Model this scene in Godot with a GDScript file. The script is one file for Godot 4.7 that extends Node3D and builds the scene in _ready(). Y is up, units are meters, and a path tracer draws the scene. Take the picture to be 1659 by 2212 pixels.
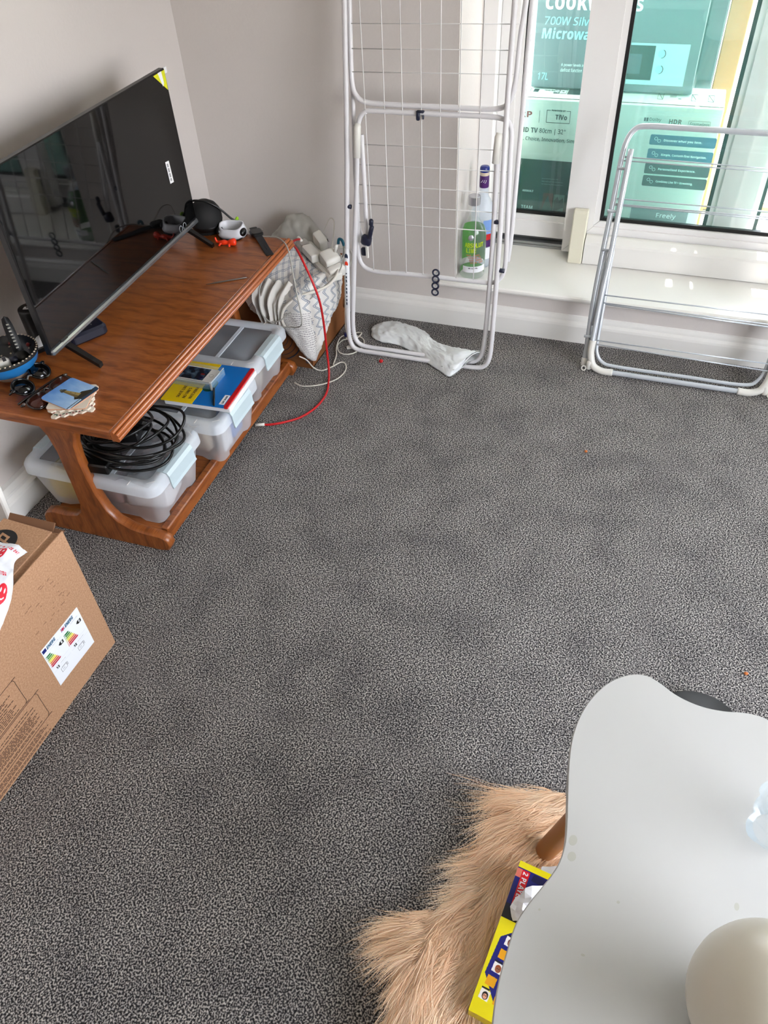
extends Node3D
# Living-room corner: TV bench by the left wall, drying racks by the window, shaggy rug and white wavy table in front.

var M := {}
var used := {}
var rng := RandomNumberGenerator.new()
var noise := FastNoiseLite.new()
const BENCH_ANGLE := 0.02003
var bench_frame := Transform3D(Basis(Vector3.UP, BENCH_ANGLE), Vector3(0.487, 0, 1.351))

# ---------------------------------------------------------------- naming
func numbered(called: String) -> String:
	var k: int = used.get(called, 0)
	used[called] = k + 1
	return called if k == 0 else "%s_%03d" % [called, k]

func tag(o: Node, label: String, category: String, group := "") -> void:
	o.set_meta("label", label)
	o.set_meta("category", category)
	if group != "":
		o.set_meta("group", group)

func thing(called: String, label: String, category: String, at := Vector3.ZERO, turn := 0.0, group := "") -> Node3D:
	var o := Node3D.new()
	o.name = numbered(called)
	add_child(o)
	o.position = at
	o.rotation.y = turn
	tag(o, label, category, group)
	return o

func commit(st: SurfaceTool) -> ArrayMesh:
	st.generate_normals()
	return st.commit()

func obj(called: String, st: SurfaceTool, m: Material, parent: Node = null) -> MeshInstance3D:
	return put(called, commit(st), m, parent)

func put(called: String, mesh: Mesh, m: Material, parent: Node = null) -> MeshInstance3D:
	var o := MeshInstance3D.new()
	o.mesh = mesh
	o.material_override = m
	if parent == null:
		o.name = numbered(called)
		add_child(o)
	else:
		o.name = called
		parent.add_child(o, true)
	return o

func struct(called: String, st: SurfaceTool, m: Material, parent: Node = null) -> MeshInstance3D:
	var o := obj(called, st, m, parent)
	if parent == null:
		o.set_meta("kind", "structure")
	return o

# ---------------------------------------------------------------- mesh helpers
func mb(smooth := true) -> SurfaceTool:
	var st := SurfaceTool.new()
	st.begin(Mesh.PRIMITIVE_TRIANGLES)
	st.set_smooth_group(0 if smooth else -1)
	return st

func tri(st: SurfaceTool, a: Vector3, b: Vector3, c: Vector3) -> void:   # counter-clockwise seen from outside
	st.add_vertex(a); st.add_vertex(c); st.add_vertex(b)

func quad(st: SurfaceTool, a: Vector3, b: Vector3, c: Vector3, d: Vector3) -> void:
	tri(st, a, b, c); tri(st, a, c, d)

func tri_uv(st: SurfaceTool, a: Vector3, b: Vector3, c: Vector3, ua: Vector2, ub: Vector2, uc: Vector2) -> void:
	st.set_uv(ua); st.add_vertex(a); st.set_uv(uc); st.add_vertex(c); st.set_uv(ub); st.add_vertex(b)

func quad_uv(st: SurfaceTool, a: Vector3, b: Vector3, c: Vector3, d: Vector3) -> void:   # a top-left, then counter-clockwise
	var t := [Vector2(0, 0), Vector2(0, 1), Vector2(1, 1), Vector2(1, 0)]
	tri_uv(st, a, b, c, t[0], t[1], t[2]); tri_uv(st, a, c, d, t[0], t[2], t[3])

func convex(st: SurfaceTool, pts: Array, centre: Vector3) -> void:
	var n: Vector3 = (pts[1] - pts[0]).cross(pts[2] - pts[0])
	var flip := n.dot(pts[0] - centre) < 0.0
	for i in range(1, pts.size() - 1):
		if flip: tri(st, pts[0], pts[i + 1], pts[i])
		else: tri(st, pts[0], pts[i], pts[i + 1])

func box(st: SurfaceTool, at: Vector3, size: Vector3, bevel := 0.0015, turn := Basis.IDENTITY) -> void:
	var h := size * 0.5
	var b := minf(bevel, minf(h.x, minf(h.y, h.z)) * 0.9)
	var v := {}
	for sx in [-1, 1]:
		for sy in [-1, 1]:
			for sz in [-1, 1]:
				v[[sx, sy, sz]] = [at + turn * Vector3(sx * h.x, sy * (h.y - b), sz * (h.z - b)), at + turn * Vector3(sx * (h.x - b), sy * h.y, sz * (h.z - b)), at + turn * Vector3(sx * (h.x - b), sy * (h.y - b), sz * h.z)]
	for s in [-1, 1]:
		convex(st, [v[[s, -1, -1]][0], v[[s, 1, -1]][0], v[[s, 1, 1]][0], v[[s, -1, 1]][0]], at)
		convex(st, [v[[-1, s, -1]][1], v[[1, s, -1]][1], v[[1, s, 1]][1], v[[-1, s, 1]][1]], at)
		convex(st, [v[[-1, -1, s]][2], v[[1, -1, s]][2], v[[1, 1, s]][2], v[[-1, 1, s]][2]], at)
	for s in [-1, 1]:
		for t in [-1, 1]:
			convex(st, [v[[s, t, -1]][0], v[[s, t, 1]][0], v[[s, t, 1]][1], v[[s, t, -1]][1]], at)
			convex(st, [v[[s, -1, t]][0], v[[s, 1, t]][0], v[[s, 1, t]][2], v[[s, -1, t]][2]], at)
			convex(st, [v[[-1, s, t]][1], v[[1, s, t]][1], v[[1, s, t]][2], v[[-1, s, t]][2]], at)
	for k in v:
		convex(st, [v[k][0], v[k][1], v[k][2]], at)

func curve(pts: Array, n := 6, closed := false) -> PackedVector3Array:   # Catmull-Rom through the points
	var out := PackedVector3Array()
	var c := pts.size()
	for i in (c if closed else c - 1):
		var a: Vector3 = pts[(i - 1 + c) % c] if closed or i > 0 else pts[0]
		var b: Vector3 = pts[i]
		var d: Vector3 = pts[(i + 1) % c]
		var e: Vector3 = pts[(i + 2) % c] if closed or i + 2 < c else pts[c - 1]
		for k in n:
			out.append(b.cubic_interpolate(d, a, e, float(k) / n))
	if not closed: out.append(pts[c - 1])
	return out

func curve2(pts: Array, n := 6) -> PackedVector2Array:
	var p3 := []
	for p in pts: p3.append(Vector3(p[0], p[1], 0))
	var out := PackedVector2Array()
	for p in curve(p3, n, true): out.append(Vector2(p.x, p.y))
	return out

func tube(st: SurfaceTool, pts: PackedVector3Array, r: float, sides := 10, closed := false, radii := PackedFloat32Array()) -> void:
	var n := pts.size()
	var rings := []
	var up := Vector3.ZERO
	for i in n:
		var d: Vector3
		if closed: d = pts[(i + 1) % n] - pts[(i - 1 + n) % n]
		else: d = pts[mini(i + 1, n - 1)] - pts[maxi(i - 1, 0)]
		d = d.normalized()
		if up == Vector3.ZERO:
			up = d.cross(Vector3.UP if absf(d.y) < 0.9 else Vector3.RIGHT).normalized()
		up = (up - d * up.dot(d)).normalized()
		var side := d.cross(up)
		var ring := PackedVector3Array()
		var rr: float = radii[i] if radii.size() else r
		for k in sides:
			var a := TAU * k / sides
			ring.append(pts[i] + (up * cos(a) + side * sin(a)) * rr)
		rings.append(ring)
	loft(st, rings, not closed, not closed, closed)

func loft(st: SurfaceTool, rings: Array, cap_start := true, cap_end := true, loop := false) -> void:   # rings run counter-clockwise seen from the end they lead to
	var n: int = rings.size()
	for i in (n if loop else n - 1):
		var a: PackedVector3Array = rings[i]
		var b: PackedVector3Array = rings[(i + 1) % n]
		var m := a.size()
		for k in m:
			var j := (k + 1) % m
			quad(st, a[k], a[j], b[j], b[k])
	if cap_start: fan(st, rings[0], true)
	if cap_end: fan(st, rings[n - 1], false)

func fan(st: SurfaceTool, ring: PackedVector3Array, flip: bool) -> void:
	var c := Vector3.ZERO
	for p in ring: c += p
	c /= ring.size()
	for k in ring.size():
		var j := (k + 1) % ring.size()
		if flip: tri(st, c, ring[j], ring[k])
		else: tri(st, c, ring[k], ring[j])

func lathe(st: SurfaceTool, profile: Array, segs := 28, at := Vector3.ZERO, turn := Basis.IDENTITY) -> void:   # profile of [radius, height], from the bottom up for an outside
	var rings := []
	for p in profile:
		var ring := PackedVector3Array()
		for k in segs:
			var a := -TAU * k / segs
			ring.append(at + turn * Vector3(cos(a) * p[0], p[1], sin(a) * p[0]))
		rings.append(ring)
	loft(st, rings, false, false)

func prism(st: SurfaceTool, poly: PackedVector2Array, depth: float, t: Transform3D, bevel := 0.0) -> void:   # outline in t's xy plane, z from 0 to depth
	var area := 0.0
	for i in poly.size():
		var j := (i + 1) % poly.size()
		area += poly[i].x * poly[j].y - poly[j].x * poly[i].y
	if area < 0: poly.reverse()
	var inner := poly
	if bevel > 0.0:
		inner = PackedVector2Array()
		var c := poly.size()
		for i in c:
			var d1 := (poly[i] - poly[(i - 1 + c) % c]).normalized()
			var d2 := (poly[(i + 1) % c] - poly[i]).normalized()
			var nn := (Vector2(-d1.y, d1.x) + Vector2(-d2.y, d2.x)).normalized()
			inner.append(poly[i] + nn * bevel)
	var layers := [[inner, 0.0], [poly, bevel], [poly, depth - bevel], [inner, depth]] if bevel > 0.0 else [[poly, 0.0], [poly, depth]]
	for l in layers.size() - 1:
		for i in poly.size():
			var j := (i + 1) % poly.size()
			var a: PackedVector2Array = layers[l][0]
			var b: PackedVector2Array = layers[l + 1][0]
			var za: float = layers[l][1]
			var zb: float = layers[l + 1][1]
			quad(st, t * Vector3(a[i].x, a[i].y, za), t * Vector3(a[j].x, a[j].y, za), t * Vector3(b[j].x, b[j].y, zb), t * Vector3(b[i].x, b[i].y, zb))
	st.set_smooth_group(-1)
	var idx := Geometry2D.triangulate_polygon(inner)
	for i in range(0, idx.size(), 3):
		var a: Vector2 = inner[idx[i]]
		var b: Vector2 = inner[idx[i + 1]]
		var c: Vector2 = inner[idx[i + 2]]
		if (b - a).cross(c - a) < 0:
			var s := b; b = c; c = s
		tri(st, t * Vector3(a.x, a.y, depth), t * Vector3(b.x, b.y, depth), t * Vector3(c.x, c.y, depth))
		tri(st, t * Vector3(a.x, a.y, 0), t * Vector3(c.x, c.y, 0), t * Vector3(b.x, b.y, 0))

func soft_box(st: SurfaceTool, at: Vector3, size: Vector3, r: float, turn := Basis.IDENTITY) -> void:   # corners rounded in plan (x by y), edges eased in z
	prism(st, pill(size.x, size.y, r), size.z, Transform3D(turn, at - turn * Vector3(0, 0, size.z * 0.5)), minf(0.004, size.z * 0.3))
	st.set_smooth_group(0)

func sphere(st: SurfaceTool, at: Vector3, r: Vector3, turn := Basis.IDENTITY, segs := 16, rows := 10) -> void:
	var rings := []
	for i in range(0, rows + 1):
		var p := PI * i / rows
		var ring := PackedVector3Array()
		for k in segs:
			var a := -TAU * k / segs
			ring.append(at + turn * Vector3(cos(a) * sin(p) * r.x, -cos(p) * r.y, sin(a) * sin(p) * r.z))
		rings.append(ring)
	loft(st, rings, false, false)

func rounded(w: float, d: float, r: float, y: float, n := 5) -> PackedVector3Array:   # ring in the xz plane for a loft going up
	var ring := PackedVector3Array()
	for c in 4:
		var s: Vector2 = [Vector2(1, 1), Vector2(-1, 1), Vector2(-1, -1), Vector2(1, -1)][c]
		for k in n + 1:
			var a := PI * 0.5 * (c + float(k) / n)
			ring.append(Vector3(s.x * (w * 0.5 - r) + cos(a) * r, y, s.y * (d * 0.5 - r) + sin(a) * r))
	ring.reverse()
	return ring

func pill(w: float, h: float, r: float, n := 5) -> PackedVector2Array:
	var out := PackedVector2Array()
	for p in rounded(w, h, r, 0, n): out.append(Vector2(p.x, p.z))
	return out

func patch(st: SurfaceTool, rows: Array, n := 5, rough := 0.0, freq := 20.0, thick := 0.0015) -> void:   # a smooth sheet with thickness through a grid of control points
	var lines := []
	for r in rows: lines.append(curve(r, n))
	var m: int = lines[0].size()
	var cols := []
	for k in m:
		var c := []
		for l in lines: c.append(l[k])
		cols.append(curve(c, n))
	var h: int = cols[0].size()
	var g := []
	for k in m:
		var line := []
		for i in h: line.append(cols[k][i])
		g.append(line)
	var nn := []
	for k in m:
		var line := []
		for i in h:
			var du: Vector3 = g[mini(k + 1, m - 1)][i] - g[maxi(k - 1, 0)][i]
			var dv: Vector3 = g[k][mini(i + 1, h - 1)] - g[k][maxi(i - 1, 0)]
			line.append(dv.cross(du).normalized())
		nn.append(line)
	for k in m:
		for i in h:
			if rough > 0.0:
				var p: Vector3 = g[k][i] * freq * 10.0
				g[k][i] += nn[k][i] * rough * (noise.get_noise_3d(p.x * 10, p.y * 10, p.z * 10) + 0.5 * noise.get_noise_3d(p.x * 23, p.y * 23 + 9, p.z * 23))
	for k in m - 1:
		for i in h - 1:
			for side in 2:
				var off := [Vector3.ZERO, Vector3.ZERO, Vector3.ZERO, Vector3.ZERO]
				if side == 1:
					off = [nn[k][i] * -thick, nn[k + 1][i] * -thick, nn[k + 1][i + 1] * -thick, nn[k][i + 1] * -thick]
				var a: Vector3 = g[k][i] + off[0]
				var b: Vector3 = g[k + 1][i] + off[1]
				var c: Vector3 = g[k + 1][i + 1] + off[2]
				var d: Vector3 = g[k][i + 1] + off[3]
				var ua := Vector2(float(k) / (m - 1), float(i) / (h - 1))
				var ub := Vector2(float(k + 1) / (m - 1), float(i) / (h - 1))
				var uc := Vector2(float(k + 1) / (m - 1), float(i + 1) / (h - 1))
				var ud := Vector2(float(k) / (m - 1), float(i + 1) / (h - 1))
				if side == 0:
					tri_uv(st, a, d, c, ua, ud, uc); tri_uv(st, a, c, b, ua, uc, ub)
				else:
					tri_uv(st, a, c, d, ua, uc, ud); tri_uv(st, a, b, c, ua, ub, uc)

func V(a: Array) -> Array:
	var out := []
	for p in a: out.append(Vector3(p[0], p[1], p[2]))
	return out

func wire(called: String, pts: Array, r: float, m: Material, parent: Node = null, n := 8, sides := 8) -> MeshInstance3D:
	var st := mb()
	tube(st, curve(V(pts), n), r, sides)
	return obj(called, st, m, parent)

func lettering(text: String, parent: Node, m: Material, t: Transform3D, width: float, height: float, bold := false, slant := 0.0) -> void:
	# raised print fitted to a width and height; t's origin is the lower left corner, x to the right, y up, z out of the surface
	var f := SystemFont.new()
	f.font_names = PackedStringArray(["Droid Sans"])
	if bold: f.font_weight = 700
	var tm := TextMesh.new()
	tm.text = text
	tm.font = f
	tm.font_size = 32
	tm.pixel_size = 0.01
	tm.depth = 0.04
	tm.curve_step = 2.0
	var bb := tm.get_aabb()
	if bb.size.x < 0.001: return
	var sx := width / bb.size.x
	var sy := height / bb.size.y if height > 0 else sx
	var b := Basis(t.basis.x * sx, (t.basis.y + t.basis.x * slant) * sy, t.basis.z * 0.02)
	var o := put("lettering", tm, m, parent)
	o.transform = Transform3D(b, t.origin - b * Vector3(bb.position.x, bb.position.y, bb.position.z) - t.basis.z * 0.0002)

# ---------------------------------------------------------------- materials
func mat(key: String, c: Color, rough := 0.6, metal := 0.0, spec := 0.5) -> StandardMaterial3D:
	var m := StandardMaterial3D.new()
	m.resource_name = key
	m.albedo_color = c
	m.roughness = rough
	m.metallic = metal
	m.metallic_specular = spec
	M[key] = m
	return m

func see_through(key: String, c: Color, rough: float, alpha: float) -> StandardMaterial3D:
	var m := mat(key, Color(c.r, c.g, c.b, alpha), rough)
	m.transparency = BaseMaterial3D.TRANSPARENCY_ALPHA
	return m

func noise_tex(size: int, freq: float, ramp: Array, octaves := 3, sd := 1, kind := FastNoiseLite.TYPE_SIMPLEX_SMOOTH, normal := false) -> NoiseTexture2D:
	var n := FastNoiseLite.new()
	n.seed = sd
	n.noise_type = kind
	n.frequency = freq
	n.fractal_octaves = octaves
	var t := NoiseTexture2D.new()
	t.width = size; t.height = size
	t.seamless = true
	t.noise = n
	if normal:
		t.as_normal_map = true
		t.bump_strength = 4.0
	elif ramp.size():
		var g := Gradient.new()
		g.offsets = PackedFloat32Array(ramp.map(func(x): return x[0]))
		g.colors = PackedColorArray(ramp.map(func(x): return x[1]))
		t.color_ramp = g
	return t

func tri_scale(m: StandardMaterial3D, s: float, world := false) -> StandardMaterial3D:
	m.uv1_triplanar = true
	m.uv1_world_triplanar = world
	m.uv1_scale = Vector3(s, s, s)
	return m

func wood_image(along_v: bool) -> ImageTexture:
	var s := 512
	var im := Image.create(s, s, false, Image.FORMAT_RGB8)
	var n := FastNoiseLite.new()
	n.seed = 5; n.frequency = 0.01; n.fractal_octaves = 3
	var dark := Color(0.36, 0.17, 0.060)
	var mid := Color(0.55, 0.30, 0.125)
	var light := Color(0.63, 0.37, 0.175)
	for y in s:
		for x in s:
			# grain runs along x; blended so that the tile repeats
			var f := 0.0
			var fine := 0.0
			for k in 2:
				var xx := x - s * k
				var wgt := (1.0 - float(x) / s) if k == 0 else float(x) / s
				var warp := n.get_noise_2d(xx * 0.55, y * 1.4) * 40.0
				var ring := sin((y + warp) * TAU * 9.0 / s) * 0.5 + 0.5
				f += wgt * (0.55 * ring + 0.45 * (n.get_noise_2d(xx * 0.5 + 900, y * 9.0) * 0.5 + 0.5))
				fine += wgt * n.get_noise_2d(xx * 1.6 + 300, y * 34.0)
			var c := mid.lerp(light, clampf((f - 0.5) * 2.2, 0, 1)).lerp(dark, clampf((0.42 - f) * 2.4, 0, 0.75))
			c = c.lerp(dark, clampf(fine * 1.5 - 0.15, 0, 0.7))
			if along_v: im.set_pixel(y, x, c)
			else: im.set_pixel(x, y, c)
	im.generate_mipmaps()
	return ImageTexture.create_from_image(im)

func tex_mat(key: String, im: Image, rough := 0.5) -> StandardMaterial3D:
	var m := mat(key, Color.WHITE, rough)
	im.generate_mipmaps()
	m.albedo_texture = ImageTexture.create_from_image(im)
	m.texture_repeat = false
	return m

func fill_poly(im: Image, pts: Array, c: Color) -> void:
	var poly := PackedVector2Array()
	var lo := Vector2(1e9, 1e9)
	var hi := Vector2(-1e9, -1e9)
	for p in pts:
		var q := Vector2(p[0], p[1])
		poly.append(q)
		lo = lo.min(q); hi = hi.max(q)
	for y in range(maxi(0, int(lo.y)), mini(im.get_height(), int(hi.y) + 1)):
		for x in range(maxi(0, int(lo.x)), mini(im.get_width(), int(hi.x) + 1)):
			if Geometry2D.is_point_in_polygon(Vector2(x + 0.5, y + 0.5), poly): im.set_pixel(x, y, c)

func disc_fill(im: Image, cx: float, cy: float, rx: float, ry: float, c: Color) -> void:
	for y in range(maxi(0, int(cy - ry)), mini(im.get_height(), int(cy + ry) + 2)):
		for x in range(maxi(0, int(cx - rx)), mini(im.get_width(), int(cx + rx) + 2)):
			if pow((x - cx) / rx, 2) + pow((y - cy) / ry, 2) <= 1.0: im.set_pixel(x, y, c)

func line(im: Image, a: Vector2, b: Vector2, w: float, c: Color) -> void:
	var n := (b - a).normalized().orthogonal() * w * 0.5
	fill_poly(im, [[a.x + n.x, a.y + n.y], [b.x + n.x, b.y + n.y], [b.x - n.x, b.y - n.y], [a.x - n.x, a.y - n.y]], c)

func text_rows(im: Image, x0: int, y0: int, w: int, rows: int, step: int, h: int, c: Color) -> void:   # rows of tiny unreadable print, as the photograph shows it
	for r in rows:
		var x := x0
		var stop := x0 + int(w * rng.randf_range(0.7, 1.0))
		while x < stop:
			var l := rng.randi_range(2, 9)
			im.fill_rect(Rect2i(x, y0 + r * step, mini(l, stop - x), h), c)
			x += l + rng.randi_range(1, 3)

func materials() -> void:
	var wall := mat("wall paint", Color(0.80, 0.772, 0.752), 0.75, 0, 0.3)
	wall.normal_enabled = true
	wall.normal_texture = noise_tex(512, 0.08, [], 3, 3, FastNoiseLite.TYPE_SIMPLEX_SMOOTH, true)
	wall.normal_scale = 0.06
	tri_scale(wall, 1.6, true)
	mat("ceiling paint", Color(0.9, 0.89, 0.87), 0.8)
	mat("gloss white", Color(0.88, 0.87, 0.85), 0.25)
	mat("upvc", Color(0.90, 0.89, 0.88), 0.3)
	mat("ivory", Color(0.86, 0.84, 0.76), 0.4)
	mat("rubber", Color(0.02, 0.02, 0.02), 0.5)
	mat("alu", Color(0.62, 0.63, 0.63), 0.35, 0.8)
	see_through("window glass", Color(0.50, 0.80, 0.75), 0.02, 0.10)
	var carpet := mat("carpet", Color.WHITE, 0.95, 0, 0.15)
	carpet.albedo_texture = noise_tex(2048, 0.115, [[0.0, Color(0.13, 0.13, 0.135)], [0.34, Color(0.215, 0.21, 0.215)], [0.44, Color(0.375, 0.365, 0.365)], [0.54, Color(0.545, 0.53, 0.52)], [0.66, Color(0.72, 0.70, 0.68)], [1.0, Color(0.87, 0.84, 0.81)]], 3, 11, FastNoiseLite.TYPE_SIMPLEX_SMOOTH)
	carpet.heightmap_enabled = true
	carpet.heightmap_texture = noise_tex(2048, 0.115, [], 3, 11, FastNoiseLite.TYPE_SIMPLEX_SMOOTH)
	carpet.heightmap_scale = 0.3
	carpet.detail_enabled = true
	carpet.detail_blend_mode = BaseMaterial3D.BLEND_MODE_MUL
	carpet.detail_albedo = noise_tex(512, 0.012, [[0.0, Color(0.84, 0.84, 0.85)], [0.5, Color(0.95, 0.95, 0.95)], [1.0, Color(1, 1, 1)]], 4, 21)
	tri_scale(carpet, 0.9, true)
	carpet.heightmap_enabled = true
	var w := mat("wood", Color.WHITE, 0.32)
	w.albedo_texture = wood_image(false)
	tri_scale(w, 2.6)
	var we := mat("wood edge", Color(0.60, 0.32, 0.14), 0.2)
	we.clearcoat_enabled = true
	we.clearcoat = 0.6
	we.clearcoat_roughness = 0.12
	var w2 := mat("wood upright", Color.WHITE, 0.32)
	w2.albedo_texture = wood_image(true)
	tri_scale(w2, 2.6)
	var card := mat("cardboard", Color.WHITE, 0.85, 0, 0.2)
	card.albedo_texture = noise_tex(512, 0.12, [[0.0, Color(0.60, 0.455, 0.345)], [0.5, Color(0.67, 0.52, 0.405)], [1.0, Color(0.73, 0.58, 0.465)]], 4, 31)
	tri_scale(card, 3.0)
	mat("card edge", Color(0.72, 0.55, 0.41), 0.9)
	mat("card inside", Color(0.45, 0.31, 0.21), 0.9)
	var card2 := mat("brown card", Color(0.47, 0.30, 0.18), 0.85, 0, 0.2)
	card2.resource_name = "brown card"
	mat("print black", Color(0.05, 0.045, 0.045), 0.7)
	mat("print brown", Color(0.23, 0.15, 0.10), 0.8)
	mat("print blue", Color(0.10, 0.16, 0.25), 0.7)
	mat("black plastic", Color(0.018, 0.018, 0.02), 0.35)
	mat("black gloss", Color(0.012, 0.012, 0.013), 0.04)
	mat("screen", Color(0.010, 0.010, 0.011), 0.035, 0, 0.55)
	mat("black cable", Color(0.012, 0.012, 0.013), 0.38)
	mat("black mesh", Color(0.03, 0.03, 0.033), 0.8)
	mat("navy", Color(0.045, 0.06, 0.13), 0.4)
	mat("navy plastic", Color(0.08, 0.10, 0.19), 0.4)
	mat("silver film", Color(0.55, 0.56, 0.57), 0.18, 0.75)
	see_through("clear film", Color(0.9, 0.92, 0.94), 0.06, 0.02)
	mat("sticker yellow", Color(0.85, 0.85, 0.05), 0.4)
	mat("white paper", Color(0.88, 0.88, 0.89), 0.7)
	mat("white plastic", Color(0.84, 0.83, 0.80), 0.35)
	mat("tube white", Color(0.82, 0.81, 0.815), 0.3)
	mat("wire white", Color(0.80, 0.79, 0.78), 0.4)
	mat("tube silver", Color(0.74, 0.76, 0.78), 0.25, 0.25)
	see_through("tub plastic", Color(0.96, 0.96, 0.97), 0.4, 0.40)
	see_through("lid plastic", Color(0.92, 0.95, 0.98), 0.3, 0.50)
	see_through("lid panel", Color(0.50, 0.53, 0.56), 0.3, 0.45)
	mat("latch grey", Color(0.72, 0.78, 0.80), 0.3)
	mat("red", Color(0.72, 0.03, 0.06), 0.5)
	mat("cable white", Color(0.80, 0.78, 0.74), 0.5)
	mat("cable grey", Color(0.62, 0.61, 0.58), 0.5)
	mat("teal", Color(0.03, 0.36, 0.46), 0.5)
	mat("lime", Color(0.55, 0.75, 0.05), 0.45)
	mat("orange", Color(0.90, 0.20, 0.03), 0.4)
	mat("strap", Color(0.05, 0.065, 0.09), 0.6)
	mat("steel", Color(0.45, 0.43, 0.41), 0.3, 0.9)
	mat("dock white", Color(0.78, 0.78, 0.80), 0.35)
	mat("bowl blue", Color(0.14, 0.44, 0.68), 0.2)
	mat("cream glaze", Color(0.78, 0.72, 0.64), 0.3)
	mat("bowl inside", Color(0.035, 0.075, 0.11), 0.2)
	mat("tortoise", Color(0.07, 0.02, 0.012), 0.15)
	see_through("amber lens", Color(0.25, 0.07, 0.02), 0.05, 0.72)
	mat("dark lens", Color(0.02, 0.018, 0.022), 0.06)
	mat("tile cream", Color(0.80, 0.76, 0.70), 0.5)
	mat("cork", Color(0.72, 0.55, 0.44), 0.8)
	see_through("bottle glass", Color(0.86, 0.93, 0.92), 0.03, 0.10)
	see_through("frosted glass", Color(0.82, 0.86, 0.90), 0.35, 0.45)
	mat("bottle green", Color(0.20, 0.52, 0.07), 0.3)
	mat("acid yellow", Color(0.72, 0.80, 0.05), 0.4)
	mat("gold print", Color(0.65, 0.42, 0.30), 0.4)
	mat("cap silver", Color(0.72, 0.72, 0.74), 0.25, 0.8)
	mat("cap blue", Color(0.05, 0.13, 0.45), 0.3)
	mat("purple", Color(0.26, 0.08, 0.36), 0.4)
	mat("sky blue", Color(0.45, 0.58, 0.80), 0.4)
	var mailer := mat("mailer", Color(0.86, 0.87, 0.87), 0.35)
	mailer.backlight_enabled = true
	mailer.backlight = Color(0.3, 0.3, 0.3)
	mat("table white", Color(0.715, 0.715, 0.705), 0.35)
	mat("stain", Color(0.675, 0.67, 0.63), 0.45)
	mat("lamp white", Color(0.78, 0.755, 0.70), 0.3)
	see_through("clear plastic", Color(0.70, 0.86, 0.95), 0.05, 0.12)
	mat("leg wood", Color(0.58, 0.37, 0.20), 0.45)
	mat("dark disc", Color(0.10, 0.10, 0.10), 0.55)
	mat("hide", Color(0.96, 0.82, 0.66), 0.9)
	var fur := mat("fur", Color.WHITE, 0.6, 0, 0.35)
	fur.vertex_color_use_as_albedo = true
	fur.backlight_enabled = true
	fur.backlight = Color(0.72, 0.66, 0.58)
	mat("tivo grey", Color(0.10, 0.20, 0.20), 0.6)
	mat("brand red", Color(0.42, 0.05, 0.10), 0.6)
	mat("box pale", Color(0.72, 0.84, 0.80), 0.7)
	mat("box dark", Color(0.36, 0.43, 0.45), 0.6)
	mat("box picture teal", Color(0.62, 0.84, 0.83), 0.5)
	mat("print teal", Color(0.55, 0.97, 0.97), 0.6)
	mat("print pale", Color(0.85, 0.97, 0.96), 0.6)
	mat("bar blue", Color(0.03, 0.33, 0.47), 0.5)
	mat("bar violet", Color(0.09, 0.10, 0.17), 0.5)
	mat("paving", Color(0.80, 0.79, 0.74), 0.9)
	mat("render wall", Color(0.80, 0.80, 0.76), 0.9)
	mat("slate", Color(0.26, 0.31, 0.34), 0.7)
	mat("ochre", Color(0.62, 0.46, 0.24), 0.8)
	var leaf := mat("leaf", Color(0.22, 0.40, 0.22), 0.6)
	leaf.backlight_enabled = true
	leaf.backlight = Color(0.3, 0.45, 0.2)
	mat("bark", Color(0.22, 0.16, 0.11), 0.9)
	mat("book yellow", Color(0.90, 0.76, 0.02), 0.45)
	mat("book blue", Color(0.0, 0.40, 0.70), 0.45)
	mat("book green", Color(0.02, 0.26, 0.20), 0.45)
	mat("game yellow", Color(0.88, 0.80, 0.03), 0.4)

# ---------------------------------------------------------------- the room
func panel(a: Vector3, b: Vector3, st: SurfaceTool, bevel := 0.0) -> void:   # box between two corners
	box(st, (a + b) * 0.5, (b - a).abs(), bevel)

func extrude_x(st: SurfaceTool, profile: Array, x0: float, x1: float) -> void:   # profile of [z, y], run along x
	var poly := PackedVector2Array()
	for p in profile: poly.append(Vector2(p[0], p[1]))
	prism(st, poly, absf(x1 - x0), Transform3D(Basis(Vector3(0, 0, 1), Vector3(0, 1, 0), Vector3(-1, 0, 0)), Vector3(maxf(x0, x1), 0, 0)))

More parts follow.
